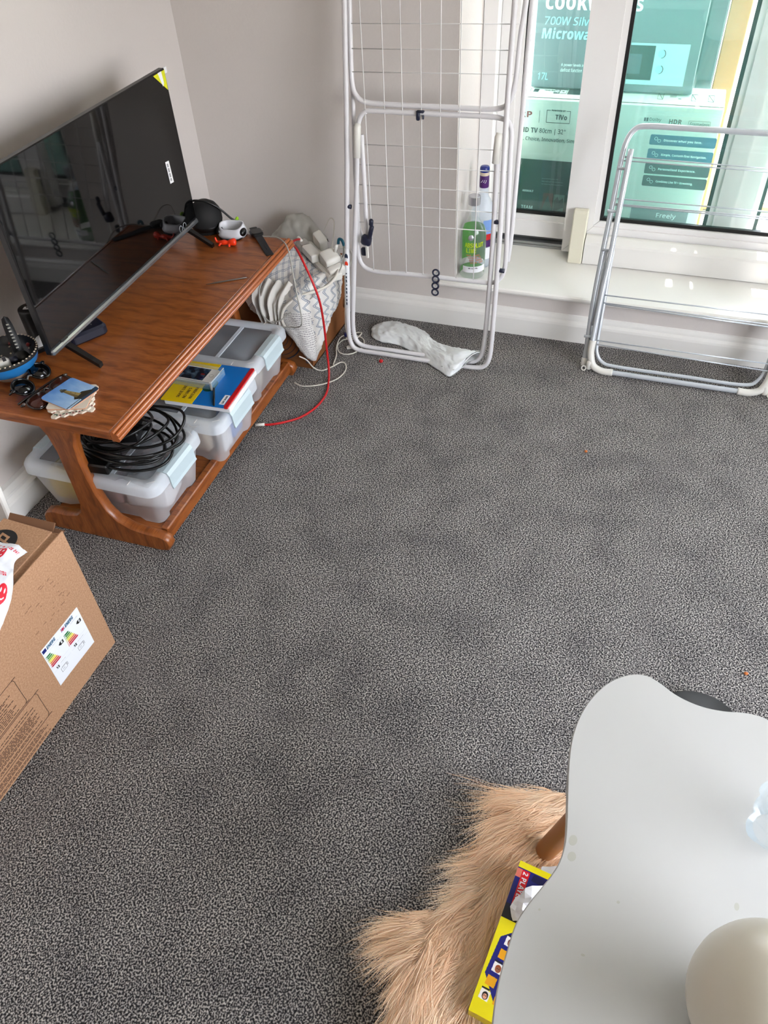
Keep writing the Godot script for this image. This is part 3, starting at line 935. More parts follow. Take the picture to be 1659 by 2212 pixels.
func television() -> void:
	var t := thing("television", "flat black television still in its film, standing on the wooden bench", "television", Vector3(0.216, TOP, 0.842), deg_to_rad(92.66))
	var st := mb(false)
	var w := 0.788
	var y0 := 0.050
	var y1 := 0.482
	box(st, Vector3(0, (y0 + y1) * 0.5, -0.009), Vector3(w, y1 - y0, 0.018), 0.002)
	obj("panel", st, M["black plastic"], t)
	st = mb(false)
	box(st, Vector3(0, 0.20, -0.035), Vector3(0.60, 0.26, 0.04), 0.012)
	obj("rear_housing", st, M["black plastic"], t)
	st = mb(false)
	box(st, Vector3(0, (y0 + y1) * 0.5 + 0.008, 0.0002), Vector3(w - 0.008, y1 - y0 - 0.020, 0.001), 0.0003)
	obj("screen", st, M["screen"], t)
	st = mb(false)
	box(st, Vector3(0, y0 + 0.0065, 0.002), Vector3(w + 0.002, 0.015, 0.012), 0.004)
	var ch := obj("bottom_bezel", st, M["silver film"], t)
	ch.set_meta("label", "bright silvery bottom edge under crinkled film")
	# crinkled clear film along the bottom and top edges, its loose tail at the right
	st = mb()
	var tail := [V([[0.392, 0.075, 0.004], [0.405, 0.082, 0.008], [0.418, 0.088, 0.004]]), V([[0.394, 0.060, 0.006], [0.410, 0.062, 0.014], [0.426, 0.070, 0.008]]), V([[0.390, 0.046, 0.008], [0.404, 0.040, 0.016], [0.420, 0.050, 0.012]])]
	patch(st, tail, 5, 0.004, 30, 0.0003)
	obj("protective_film", st, M["clear film"], t)
	# corner sticker, white tab, barcode sticker
	st = mb(false)
	prism(st, PackedVector2Array([Vector2(0.328, 0.478), Vector2(0.390, 0.478), Vector2(0.388, 0.428)]), 0.0006, flat(0, 0, 0.0008))
	obj("corner_sticker", st, M["sticker yellow"], t)
	st = mb(false)
	prism(st, PackedVector2Array([Vector2(0.352, 0.479), Vector2(0.372, 0.479), Vector2(0.374, 0.448), Vector2(0.366, 0.442)]), 0.0004, flat(0, 0, 0.0014))
	box(st, Vector3(0.397, 0.476, 0.0), Vector3(0.012, 0.016, 0.004), 0.001)
	obj("white_tab", st, M["white paper"], t)
	var im := Image.create(24, 64, false, Image.FORMAT_RGB8)
	im.fill(Color(0.9, 0.9, 0.9))
	for y in range(6, 58):
		if (y * 7 + y / 3) % 5 < 2: im.fill_rect(Rect2i(6, y, 10, 1), Color(0.1, 0.1, 0.1))
	st = mb(false)
	quad_uv(st, Vector3(0.289, 0.267, 0.0014), Vector3(0.291, 0.206, 0.0014), Vector3(0.311, 0.204, 0.0014), Vector3(0.309, 0.265, 0.0014))
	box(st, Vector3(0.300, 0.2355, 0.001), Vector3(0.018, 0.058, 0.0004), 0)
	obj("barcode_sticker", st, tex_mat("tv barcode", im, 0.5), t)
	st = mb()
	for q in [0.291, 0.315]:
		var ring := PackedVector3Array()
		for k in 20: ring.append(Vector3(q + cos(TAU * k / 20) * 0.009, 0.071 + sin(TAU * k / 20) * 0.009, 0.0012))
		tube(st, ring, 0.0007, 5, true)
	obj("ring_mark", st, M["tube silver"], t)
	# two splayed feet, each with a front and a rear leg
	for s in [[-0.338, 0.090, -0.128, -0.350], [0.330, 0.074, -0.13, 0.345]]:
		var x: float = s[0]
		st = mb()
		var f := []
		var foot: Array = [Vector3(x, 0.052, 0.0), Vector3(x + (-0.005 if x < 0 else 0.004), 0.0045, s[1])]
		for e in 2:
			var hw := 0.0085 if e == 0 else 0.007
			var c: Vector3 = foot[e]
			var r := PackedVector3Array([c + Vector3(-hw, 0.006, 0), c + Vector3(-hw, -0.0045, 0), c + Vector3(hw, -0.0045, 0), c + Vector3(hw, 0.006, 0)])
			f.append(r)
		st.set_smooth_group(-1)
		loft(st, f)
		obj("front_leg", st, M["black plastic"], t)
		st = mb(false)
		f = []
		foot = [Vector3(s[3], 0.0045, s[2]), Vector3(x, 0.054, -0.012)]
		for e in 2:
			var c: Vector3 = foot[e]
			f.append(PackedVector3Array([c + Vector3(-0.008, 0.006, 0), c + Vector3(-0.008, -0.0045, 0), c + Vector3(0.008, -0.0045, 0), c + Vector3(0.008, 0.006, 0)]))
		loft(st, f)
		obj("rear_leg", st, M["black plastic"], t)
		st = mb(false)
		box(st, Vector3(x, 0.058, -0.006), Vector3(0.030, 0.02, 0.022), 0.003)
		obj("foot_mount", st, M["black plastic"], t)

func storage_box(label: String, u: float, w: float) -> Node3D:
	var t := thing("storage_box", label, "storage box", bench_frame * Vector3(u - 0.21, 0.055, w), BENCH_ANGLE, "clear plastic storage boxes on the bench shelf")
	var st := mb()
	var rings := []
	for l in [[0.0, 0.345, 0.195, 0.018], [0.004, 0.352, 0.202, 0.022], [0.135, 0.396, 0.246, 0.026], [0.140, 0.408, 0.258, 0.028]]:
		var ring := rounded(l[1], l[2], l[3], l[0], 5)
		# the walls step in between the corner posts
		var fine := PackedVector3Array()
		for k in ring.size():
			var a := ring[k]
			var b := ring[(k + 1) % ring.size()]
			fine.append(a)
			if a.distance_to(b) > 0.08:
				for q in [0.10, 0.18, 0.5, 0.82, 0.90]:
					var p := a.lerp(b, q)
					if q > 0.15 and q < 0.85 and l[0] < 0.137: p -= Vector3(p.x / l[1] * 2.0 if absf(a.x - b.x) < 0.02 else 0.0, 0, p.z / l[2] * 2.0 if absf(a.z - b.z) < 0.02 else 0.0) * 0.009
					fine.append(p)
		rings.append(fine)
	loft(st, rings, true, false)
	obj("tub", st, M["tub plastic"], t)
	st = mb()
	rings = []
	for l in [[0.128, 0.416, 0.266, 0.034], [0.150, 0.414, 0.264, 0.034], [0.158, 0.404, 0.254, 0.032], [0.161, 0.385, 0.235, 0.028], [0.161, 0.352, 0.202, 0.02], [0.150, 0.345, 0.195, 0.016]]:
		rings.append(rounded(l[1], l[2], l[3], l[0], 6))
	loft(st, rings, false, false)
	obj("lid", st, M["lid plastic"], t)
	st = mb()
	rings = [rounded(0.347, 0.197, 0.016, 0.147, 6), rounded(0.347, 0.197, 0.016, 0.1495, 6)]
	loft(st, rings)
	obj("lid_panel", st, M["lid panel"], t)
	for x in [-0.09, 0.06]:
		st = mb(false)
		box(st, Vector3(x, 0.152, 0), Vector3(0.014, 0.004, 0.188), 0.0015)
		obj("lid_rib", st, M["lid plastic"], t)
	st = mb(false)
	for c in [[0.185, 0.105], [0.185, -0.105], [0.13, 0.121], [0.13, -0.121]]:
		box(st, Vector3(c[0], 0.1605, c[1]), Vector3(0.022 if absf(c[1]) < 0.11 else 0.002, 0.0016, 0.002 if absf(c[1]) < 0.11 else 0.018), 0.0005, Basis(Vector3.UP, 0.7 * signf(c[1]) if absf(c[1]) < 0.11 else 0.0))
	obj("lid_mark", st, M["gloss white"], t)
	for s in [1, -1]:
		st = mb()
		var prof := PackedVector2Array()
		for p in [[0.176, 0.1615], [0.196, 0.163], [0.207, 0.160], [0.2125, 0.150], [0.214, 0.118], [0.217, 0.110], [0.2125, 0.108], [0.2105, 0.118], [0.209, 0.148], [0.204, 0.157], [0.176, 0.1595]]: prof.append(Vector2(p[0] * s, p[1]))
		st.set_smooth_group(-1)
		prism(st, prof, 0.125, Transform3D(Basis.IDENTITY, Vector3(0, 0, -0.0625)))
		obj("latch", st, M["latch grey"], t)
	return t

func lump(called: String, label: String, cat: String, at: Vector3, size: Vector3, m: Material, turn := 0.0) -> void:
	var t := thing(called, label, cat, at, turn)
	var st := mb()
	var rings := []
	for l in [[0.0, 0.9], [0.06, 0.98], [0.5, 1.0], [0.92, 0.97], [1.0, 0.88]]:
		var ring := rounded(size.x * l[1], size.z * l[1], minf(size.x, size.z) * 0.18, size.y * l[0], 4)
		for k in ring.size(): ring[k] += Vector3(1, 0, 1) * noise.get_noise_2d(k * 9.0, l[0] * 60) * 0.006
		rings.append(ring)
	loft(st, rings)
	obj("bundle", st, m, t)

func shelf_boxes() -> void:
	storage_box("clear plastic storage box nearest the camera, black cables heaped on its lid", 0.012, -0.145)
	storage_box("clear plastic storage box in the middle, yellow and blue book on its lid", 0.056, -0.424)
	storage_box("clear plastic storage box at the far end with an empty lid", 0.026, -0.716)
	var b := bench_frame
	lump("yellow_bag", "crumpled yellow bag seen through the back of the nearest storage box", "bag", b * Vector3(-0.335, 0.058, -0.12), Vector3(0.10, 0.09, 0.12), M["book yellow"])
	lump("paper_bundle", "white paper bundle inside the nearest storage box by its latch", "paper", b * Vector3(-0.105, 0.058, -0.15), Vector3(0.13, 0.08, 0.12), M["white paper"], 0.2)
	lump("pink_packet", "dull pink packet inside the nearest storage box", "packet", b * Vector3(-0.21, 0.058, -0.15), Vector3(0.09, 0.08, 0.13), mat("dull pink", Color(0.55, 0.42, 0.42), 0.7), -0.1)
	lump("blue_packet", "blue packet seen through the front of the middle storage box", "packet", b * Vector3(-0.032, 0.058, -0.465), Vector3(0.07, 0.085, 0.075), M["sky blue"])
	lump("paper_bundle", "cream folded papers inside the middle storage box behind its near corner", "paper", b * Vector3(-0.09, 0.058, -0.400), Vector3(0.10, 0.11, 0.10), M["tile cream"], 0.1)
	lump("leaflet", "white leaflet inside the middle storage box against its front", "leaflet", b * Vector3(-0.005, 0.058, -0.395), Vector3(0.02, 0.09, 0.055), M["white paper"])
	lump("cream_packet", "small cream packet lying inside the far storage box", "packet", b * Vector3(-0.08, 0.058, -0.73), Vector3(0.08, 0.04, 0.06), M["tile cream"], 0.4)
	# book with a phone in a clear stand on top
	var t := thing("activity_book", "yellow and blue softcover book with red spine on the middle storage box", "book", b * Vector3(-0.055, 0.2165, -0.452), BENCH_ANGLE + 0.04)
	var st := mb(false)
	box(st, Vector3(0.006, 0.009, 0), Vector3(0.205, 0.015, 0.195), 0.002)
	obj("pages", st, M["white paper"], t)
	st = mb(false)
	box(st, Vector3(-0.055, 0.0185, 0), Vector3(0.10, 0.004, 0.20), 0.0008)
	obj("cover_yellow", st, M["book yellow"], t)
	st = mb(false)
	box(st, Vector3(0.0435, 0.0185, 0), Vector3(0.097, 0.004, 0.20), 0.0008)
	obj("cover_blue", st, M["book blue"], t)
	st = mb(false)
	prism(st, pill(0.012, 0.20, 0.004), 0.006, Transform3D(Basis(Vector3(1, 0, 0), Vector3(0, 0, -1), Vector3(0, 1, 0)), Vector3(0.097, 0.0155, 0)))
	obj("spine", st, M["red"], t)
	st = mb(false)
	prism(st, pill(0.036, 0.058, 0.017, 8), 0.0006, Transform3D(Basis(Vector3(1, 0, 0), Vector3(0, 0, -1), Vector3(0, 1, 0)), Vector3(0.010, 0.0204, 0.010)))
	obj("green_patch", st, M["book green"], t)
	st = mb(false)
	box(st, Vector3(0.080, 0.0207, 0.066), Vector3(0.016, 0.0006, 0.045), 0)
	obj("white_label", st, M["white paper"], t)
	var tb := Basis(Vector3(0, 0, -1), Vector3(-1, 0, 0), Vector3(0, 1, 0))
	lettering("DAY BOOK", t, M["print blue"], Transform3D(tb, Vector3(0.084, 0.0209, 0.084)), 0.036, 0.006, true)
	for k in 3:
		lettering(["SKATE LIKE", "NO ONE'S", "WATCHING!"][k], t, M["print brown"], Transform3D(tb, Vector3(-0.056 + k * 0.019, 0.0206, 0.082)), [0.058, 0.050, 0.056][k], 0.009)
	t = thing("phone", "white phone with a round home button lying in a clear stand on the book", "phone", b * Vector3(-0.105, 0.2375, -0.465), BENCH_ANGLE - 0.02)
	st = mb(false)
	prism(st, pill(0.140, 0.068, 0.010), 0.007, Transform3D(Basis(Vector3(1, 0, 0), Vector3(0, 0, -1), Vector3(0, 1, 0)), Vector3(0, 0.012, 0)), 0.001)
	obj("phone_body", st, M["white plastic"], t)
	var im := Image.create(96, 56, false, Image.FORMAT_RGB8)
	for y in 56:
		for x in 96: im.set_pixel(x, y, Color(0.05, 0.10, 0.16).lerp(Color(0.45, 0.55, 0.6), clampf(noise.get_noise_2d(x * 3.0, y * 3.0) + 0.2, 0, 1)))
	disc_fill(im, 84, 44, 6, 6, Color(0.02, 0.08, 0.3)); im.fill_rect(Rect2i(76, 24, 12, 6), Color(0.5, 0.1, 0.1)); im.fill_rect(Rect2i(80, 6, 12, 10), Color(0.1, 0.2, 0.3))
	st = mb(false)
	quad_uv(st, Vector3(-0.055, 0.0193, -0.029), Vector3(-0.055, 0.0193, 0.029), Vector3(0.042, 0.0193, 0.029), Vector3(0.042, 0.0193, -0.029))
	obj("phone_screen", st, tex_mat("phone picture", im, 0.15), t)
	st = mb()
	var ring := PackedVector3Array()
	for k in 18: ring.append(Vector3(0.056 + cos(TAU * k / 18) * 0.006, 0.0192, sin(TAU * k / 18) * 0.006))
	tube(st, ring, 0.0006, 5, true)
	obj("home_button", st, M["cable grey"], t)
	st = mb(false)
	panel(Vector3(-0.075, 0.010, -0.040), Vector3(0.077, 0.0115, 0.040), st, 0.0005)
	panel(Vector3(0.075, -0.002, -0.040), Vector3(0.077, 0.026, 0.040), st, 0.0005)
	panel(Vector3(-0.075, 0.0, 0.039), Vector3(0.077, 0.024, 0.041), st, 0.0005)
	panel(Vector3(-0.075, 0.0, -0.041), Vector3(0.077, 0.024, -0.039), st, 0.0005)
	obj("clear_stand", st, M["clear plastic"], t)
	st = mb(false)
	box(st, Vector3(0.076, 0.010, 0.041), Vector3(0.006, 0.028, 0.004), 0.001)
	box(st, Vector3(0.076, 0.0245, 0), Vector3(0.003, 0.002, 0.080), 0.0005)
	box(st, Vector3(0, 0.0245, 0.041), Vector3(0.150, 0.002, 0.003), 0.0005)
	obj("stand_edge", st, M["cable grey"], t)
	t = thing("stylus", "thin black stick lying across the blue half of the book", "stylus", b * Vector3(-0.005, 0.2400, -0.385))
	st = mb()
	tube(st, PackedVector3Array([Vector3(-0.022, 0.0004, -0.045), Vector3(0.018, 0.0004, 0.030)]), 0.0028, 8)
	obj("rod", st, M["black plastic"], t)
	# black cables, adapter and clear bag on the nearest box
	t = thing("clear_bag", "crumpled clear plastic bag spread under the black cables", "plastic bag", b * Vector3(-0.16, 0.2165, -0.12))
	st = mb()
	var rows := []
	for i in 7:
		var r := []
		for k in 9:
			r.append(Vector3(lerpf(-0.13, 0.16, k / 8.0), 0.004 + 0.012 * absf(noise.get_noise_2d(k * 31, i * 47)) + (0.012 if (k + i) % 3 == 0 else 0.0), lerpf(-0.165, 0.105, i / 6.0) + 0.012 * noise.get_noise_2d(k * 20 + 9, i * 30)))
		rows.append(r)
	patch(st, rows, 4, 0.006, 26, 0.0004)
	obj("film", st, M["clear film"], t)
	t = thing("black_adapter", "black power adapter lying in the clear bag under the cables", "adapter", b * Vector3(-0.19, 0.236, -0.17), 0.35)
	st = mb(false)
	box(st, Vector3(0, 0.016, 0), Vector3(0.15, 0.030, 0.09), 0.005)
	obj("casing", st, M["black plastic"], t)
	st = mb(false)
	box(st, Vector3(0.02, 0.0315, 0.0), Vector3(0.06, 0.001, 0.05), 0)
	obj("rating_plate", st, mat("olive label", Color(0.16, 0.16, 0.11), 0.6), t)
	t = thing("black_box", "flat black electronics box at the rear of the nearest storage box", "device", b * Vector3(-0.17, 0.2265, -0.06), 0.1)
	st = mb(false)
	box(st, Vector3(0, 0.015, 0), Vector3(0.09, 0.030, 0.08), 0.004)
	obj("casing", st, M["black plastic"], t)
	lettering("19V 3A", t, M["gold print"], Transform3D(Basis(Vector3(0, 0, 1), Vector3(0, 1, 0), Vector3(-1, 0, 0)), Vector3(-0.0455, 0.01, 0.0)), 0.02, 0.006)
	t = thing("cable_coil", "large loose coil of black cable on the nearest storage box", "cable", b * Vector3(-0.105, 0.236, -0.15))
	for c in [[0.0, 0.0, 0.130, 0.105, 0.030, 0.0], [-0.012, 0.012, 0.120, 0.100, 0.016, 0.5], [-0.03, -0.02, 0.105, 0.095, 0.044, 1.1], [-0.045, 0.02, 0.10, 0.075, 0.052, 2.0], [0.012, -0.022, 0.118, 0.088, 0.058, 2.6], [-0.02, 0.03, 0.135, 0.080, 0.010, 3.3], [-0.03, 0.035, 0.125, 0.072, 0.022, 4.0], [-0.025, 0.04, 0.130, 0.064, 0.034, 4.6], [0.005, 0.012, 0.112, 0.098, 0.040, 5.3], [-0.05, -0.005, 0.090, 0.085, 0.062, 0.8]]:
		var pts := PackedVector3Array()
		for k in 40:
			var a := TAU * k / 40.0
			pts.append(Vector3(c[0] + cos(a) * c[2], c[4] + 0.012 * sin(a * 2 + c[5]), c[1] + sin(a) * c[3] * (1.0 + 0.06 * sin(3 * a + c[5]))))
		st = mb()
		tube(st, pts, 0.0038, 8, true)
		obj("loop", st, M["black cable"], t)
	wire("loose_end", [[-0.10, 0.03, 0.02], [-0.04, 0.045, -0.02], [-0.02, 0.05, 0.02], [-0.06, 0.045, 0.06], [-0.14, 0.02, 0.08]], 0.0038, M["black cable"], t)

func on_bench() -> void:
	var st := mb()
	# dome speaker behind the TV and its cable
	var t := thing("dome_speaker", "round black dome speaker behind the far end of the television", "speaker", Vector3(0.203, TOP, 0.405))
	st = mb()
	lathe(st, [[0.0, 0.0], [0.036, 0.001], [0.042, 0.006], [0.046, 0.018], [0.052, 0.040], [0.052, 0.052], [0.048, 0.072], [0.037, 0.088], [0.020, 0.098], [0.0, 0.101]], 28)
	obj("mesh_shell", st, M["black mesh"], t)
	st = mb()
	lathe(st, [[0.0455, 0.014], [0.0485, 0.018], [0.050, 0.026], [0.0495, 0.029]], 28)
	obj("base_ring", st, M["black plastic"], t)
	wire("black_lead", [[0.12, 0.520, 0.44], [0.17, 0.557, 0.432], [0.212, 0.561, 0.422], [0.243, 0.545, 0.408], [0.262, 0.520, 0.392], [0.276, 0.497, 0.380], [0.288, 0.484, 0.372]], 0.0035, M["black cable"])
	tag(get_node("black_lead"), "black lead running over the dome speaker to the lime clip", "cable")
	t = thing("lime_clip", "small lime green plastic clip behind the grey dock", "clip", Vector3(0.284, TOP, 0.372), 0.3)
	st = mb()
	tube(st, curve(V([[0.0, 0.004, 0.012], [0.004, 0.022, 0.008], [0.010, 0.036, 0.0], [0.008, 0.030, -0.012], [0.004, 0.012, -0.018]]), 6), 0.005, 8)
	box(st, Vector3(-0.004, 0.012, 0.004), Vector3(0.020, 0.020, 0.014), 0.003)
	obj("jaw", st, M["lime"], t)
	st = mb()
	tube(st, PackedVector3Array([Vector3(-0.035, 0.012, 0.004), Vector3(-0.012, 0.012, 0.004)]), 0.004, 8)
	obj("pin", st, M["steel"], t)
	# grey charging dock
	t = thing("charging_dock", "rounded grey and black charging dock beside the dome speaker", "dock", Vector3(0.297, TOP, 0.415), 0.12)
	st = mb()
	var rings := []
	for l in [[0.001, 0.086, 0.062, 0.028], [0.010, 0.092, 0.068, 0.030], [0.022, 0.090, 0.064, 0.029], [0.034, 0.082, 0.054, 0.026], [0.040, 0.079, 0.052, 0.025], [0.0405, 0.073, 0.045, 0.022], [0.037, 0.070, 0.041, 0.020], [0.012, 0.064, 0.036, 0.017]]:
		var ring := rounded(l[1], l[2], l[3], l[0], 6)
		for k in ring.size():
			# the front wall is lower than the back
			if l[0] > 0.012: ring[k].y -= 0.014 * clampf(ring[k].z / 0.03, 0, 1) * (l[0] / 0.041)
		rings.append(ring)
	loft(st, rings)
	obj("shell", st, M["dock white"], t)
	st = mb()
	for s in [-1, 1]: sphere(st, Vector3(s * 0.039, 0.018, 0.008), Vector3(0.010, 0.013, 0.018))
	lathe(st, [[0.0, 0.0], [0.040, 0.0], [0.045, 0.003], [0.044, 0.006]], 24)
	loft(st, [rounded(0.062, 0.034, 0.016, 0.011, 5), rounded(0.062, 0.034, 0.016, 0.0135, 5)])
	obj("black_insert", st, M["black plastic"], t)
	# orange toy lizard
	t = thing("toy_lizard", "small bright orange plastic lizard toy in front of the grey dock", "toy", Vector3(0.312, TOP, 0.482), 0.1)
	st = mb()
	tube(st, curve(V([[-0.040, 0.022, -0.004], [-0.036, 0.010, -0.002], [-0.024, 0.008, 0.0], [-0.010, 0.010, 0.002], [0.006, 0.010, 0.002], [0.020, 0.012, 0.0], [0.030, 0.012, -0.003]]), 4), 0.006, 8, false, PackedFloat32Array([0.002, 0.0025, 0.003, 0.0035, 0.004, 0.0042, 0.0045, 0.005, 0.006, 0.007, 0.0075, 0.008, 0.008, 0.008, 0.007, 0.0065, 0.007, 0.009, 0.010, 0.011, 0.0115, 0.0115, 0.011, 0.009, 0.004]))
	obj("body", st, M["orange"], t)
	for q in [[-0.014, 0.012, -0.024], [-0.014, -0.014, -0.026], [0.008, 0.014, 0.012], [0.008, -0.013, 0.014]]:
		st = mb()
		tube(st, curve(V([[q[0], 0.009, 0.001], [(q[0] + q[2]) * 0.5, 0.008, q[1] * 0.7], [q[2], 0.0025, q[1]]]), 4), 0.0034, 7)
		obj("leg", st, M["orange"], t)
	# smart watch
	t = thing("smart_watch", "black square smart watch on its strap by the far front corner", "watch", Vector3(0.372, TOP, 0.398), atan2(0.110, 0.125))
	st = mb(false)
	prism(st, pill(0.040, 0.046, 0.012), 0.011, Transform3D(Basis(Vector3(1, 0, 0), Vector3(0, 0, -1), Vector3(0, 1, 0)), Vector3(0, 0.005, 0)), 0.003)
	obj("case", st, M["black plastic"], t)
	st = mb(false)
	prism(st, pill(0.033, 0.038, 0.009), 0.0012, Transform3D(Basis(Vector3(1, 0, 0), Vector3(0, 0, -1), Vector3(0, 1, 0)), Vector3(0, 0.0155, 0)))
	obj("face", st, M["black gloss"], t)
	st = mb()
	tube(st, PackedVector3Array([Vector3(0.019, 0.011, -0.008), Vector3(0.023, 0.011, -0.008)]), 0.0035, 10)
	obj("crown", st, M["steel"], t)
	for s in [[[0.0, 0.008, 0.020], [0.0, 0.009, 0.05], [0.0, 0.0045, 0.10], [0.0, 0.0028, 0.155]], [[0.0, 0.008, -0.020], [0.0, 0.012, -0.035], [0.0, 0.008, -0.050], [0.0, 0.003, -0.06]]]:
		st = mb()
		var rows := [[], []]
		for p in s:
			rows[0].append(Vector3(-0.0115, p[1], p[2])); rows[1].append(Vector3(0.0115, p[1], p[2]))
		if s[0][2] > 0: rows.reverse()
		patch(st, [rows[0], [(rows[0][0] + rows[1][0]) * 0.5 + Vector3(0, 0.0006, 0), (rows[0][1] + rows[1][1]) * 0.5 + Vector3(0, 0.0006, 0), (rows[0][2] + rows[1][2]) * 0.5 + Vector3(0, 0.0006, 0), (rows[0][3] + rows[1][3]) * 0.5 + Vector3(0, 0.0006, 0)], rows[1]], 5, 0, 1, 0.0024)
		obj("strap", st, M["strap"], t)
	st = mb()
	for k in 7: sphere(st, Vector3(0, 0.0058 - k * 0.0003, 0.085 + k * 0.0065), Vector3(0.0014, 0.0008, 0.0018), Basis.IDENTITY, 8, 4)
	obj("strap_hole", st, M["print black"], t)
	t = thing("metal_pick", "thin dark metal spike lying near the front edge of the bench", "tool", Vector3(0.4215, TOP, 0.697), atan2(0.068, 0.097))
	st = mb()
	tube(st, PackedVector3Array([Vector3(-0.060, 0.0022, 0), Vector3(-0.03, 0.0026, 0), Vector3(0.05, 0.0026, 0), Vector3(0.056, 0.0022, 0), Vector3(0.059, 0.0022, 0)]), 0.0022, 8, false, PackedFloat32Array([0.0006, 0.0022, 0.0022, 0.0014, 0.0010]))
	obj("rod", st, M["steel"], t)
	# navy power bank, black cylinder, tissue
	t = thing("power_bank", "navy blue rounded power bank lying under the television", "power bank", Vector3(0.195, TOP, 1.066), -0.5)
	st = mb(false)
	prism(st, pill(0.066, 0.105, 0.014), 0.030, Transform3D(Basis(Vector3(1, 0, 0), Vector3(0, 0, -1), Vector3(0, 1, 0)), Vector3(0, 0, 0)), 0.006)
	obj("casing", st, M["navy"], t)
	st = mb()
	for q in [-0.008, 0.0, 0.008]: box(st, Vector3(q, 0.0303, -0.020), Vector3(0.004, 0.0006, 0.002), 0)
	obj("mark", st, M["cable grey"], t)
	t = thing("black_canister", "black cylinder with a white sticker behind the near end of the television", "speaker", Vector3(0.080, TOP, 1.105))
	st = mb()
	lathe(st, [[0, 0], [0.026, 0.0], [0.029, 0.004], [0.030, 0.085], [0.029, 0.089], [0.026, 0.090], [0, 0.0895]], 28)
	obj("body", st, M["black plastic"], t)
	st = mb(false)
	box(st, Vector3(0.002, 0.0905, 0.004), Vector3(0.026, 0.001, 0.012), 0, Basis(Vector3.UP, 0.3))
	obj("sticker", st, M["white paper"], t)
	lettering("YA", t, M["print black"], Transform3D(Basis(Vector3.UP, 0.3) * Basis(Vector3(1, 0, 0), Vector3(0, 0, -1), Vector3(0, 1, 0)), Vector3(-0.004, 0.0911, 0.009)), 0.012, 0.007, true)
	t = thing("tissue", "folded white tissue beside the black cylinder near the wall", "tissue", Vector3(0.112, TOP, 1.145), 0.4)
	st = mb()
	patch(st, [V([[-0.025, 0.004, -0.03], [0.0, 0.020, -0.03], [0.03, 0.004, -0.025]]), V([[-0.028, 0.006, 0], [0.0, 0.028, 0.0], [0.028, 0.006, 0]]), V([[-0.020, 0.003, 0.03], [0.005, 0.014, 0.032], [0.03, 0.003, 0.03]])], 6, 0.003, 20)
	obj("sheet", st, M["white paper"], t)
	# painted bowl with a watch and a tube in it
	t = thing("painted_bowl", "blue painted ceramic bowl with dark patterned inside at the near end", "bowl", Vector3(0.116, TOP, 1.268))
	t.scale = Vector3(0.94, 0.98, 0.94)
	st = mb()
	lathe(st, [[0.0, 0.0], [0.042, 0.0], [0.044, 0.004], [0.058, 0.014], [0.066, 0.022]], 36)
	obj("foot", st, M["cream glaze"], t)
	st = mb()
	lathe(st, [[0.066, 0.022], [0.080, 0.038], [0.086, 0.055]], 36)
	obj("blue_band", st, M["bowl blue"], t)
	st = mb()
	lathe(st, [[0.086, 0.055], [0.0875, 0.060], [0.086, 0.064], [0.083, 0.064]], 36)
	obj("rim", st, M["print black"], t)
	st = mb()
	lathe(st, [[0.083, 0.064], [0.078, 0.045], [0.064, 0.026], [0.04, 0.012], [0.0, 0.008]], 36)
	obj("inside", st, M["bowl inside"], t)
	st = mb()
	for k in 46:
		var a := TAU * k / 46
		sphere(st, Vector3(cos(a) * 0.0855, 0.0645, sin(a) * 0.0855), Vector3(0.0028, 0.0014, 0.0028), Basis.IDENTITY, 6, 4)
		if k % 3 == 0:
			for q in [[0.072, 0.037], [0.060, 0.024]]: sphere(st, Vector3(cos(a + q[1]) * q[0], q[1] + 0.0005, sin(a + q[1]) * q[0]), Vector3(0.003, 0.002, 0.003), Basis.IDENTITY, 6, 4)
	obj("painted_dots", st, M["cream glaze"], t)
	st = mb()
	for k in 9:
		var a := TAU * k / 9
		sphere(st, Vector3(cos(a) * 0.076, 0.044, sin(a) * 0.076), Vector3(0.006, 0.005, 0.006), Basis.IDENTITY, 8, 5)
	obj("painted_flowers", st, mat("bowl red", Color(0.40, 0.04, 0.04), 0.3), t)
	t = thing("strap_watch", "black watch standing in the bowl with its ridged strap upright", "watch", Vector3(0.128, TOP + 0.014, 1.232), 0.9)
	st = mb()
	patch(st, [V([[-0.012, 0.02, 0.008], [-0.012, 0.06, 0.0], [-0.011, 0.10, -0.006], [-0.008, 0.118, -0.008]]), V([[0.0, 0.02, 0.011], [0.0, 0.06, 0.003], [0.0, 0.10, -0.003], [0.0, 0.124, -0.005]]), V([[0.012, 0.02, 0.008], [0.012, 0.06, 0.0], [0.011, 0.10, -0.006], [0.008, 0.118, -0.008]])], 5, 0, 1, 0.003)
	obj("strap", st, M["black plastic"], t)
	st = mb(false)
	for k in 8: box(st, Vector3(0, 0.045 + k * 0.0085, 0.0075 - k * 0.0012), Vector3(0.007, 0.003, 0.004), 0.0008)
	obj("strap_hole", st, M["cable grey"], t)
	st = mb()
	lathe(st, [[0, -0.006], [0.019, -0.006], [0.021, 0.0], [0.019, 0.006], [0, 0.006]], 24, Vector3(0, 0.016, 0.014), Basis(Vector3.RIGHT, 1.1))
	obj("case", st, M["black plastic"], t)
	t = thing("cream_tube", "white and blue squeezed tube lying in the bowl", "tube", Vector3(0.122, TOP + 0.034, 1.300), 0.9)
	st = mb()
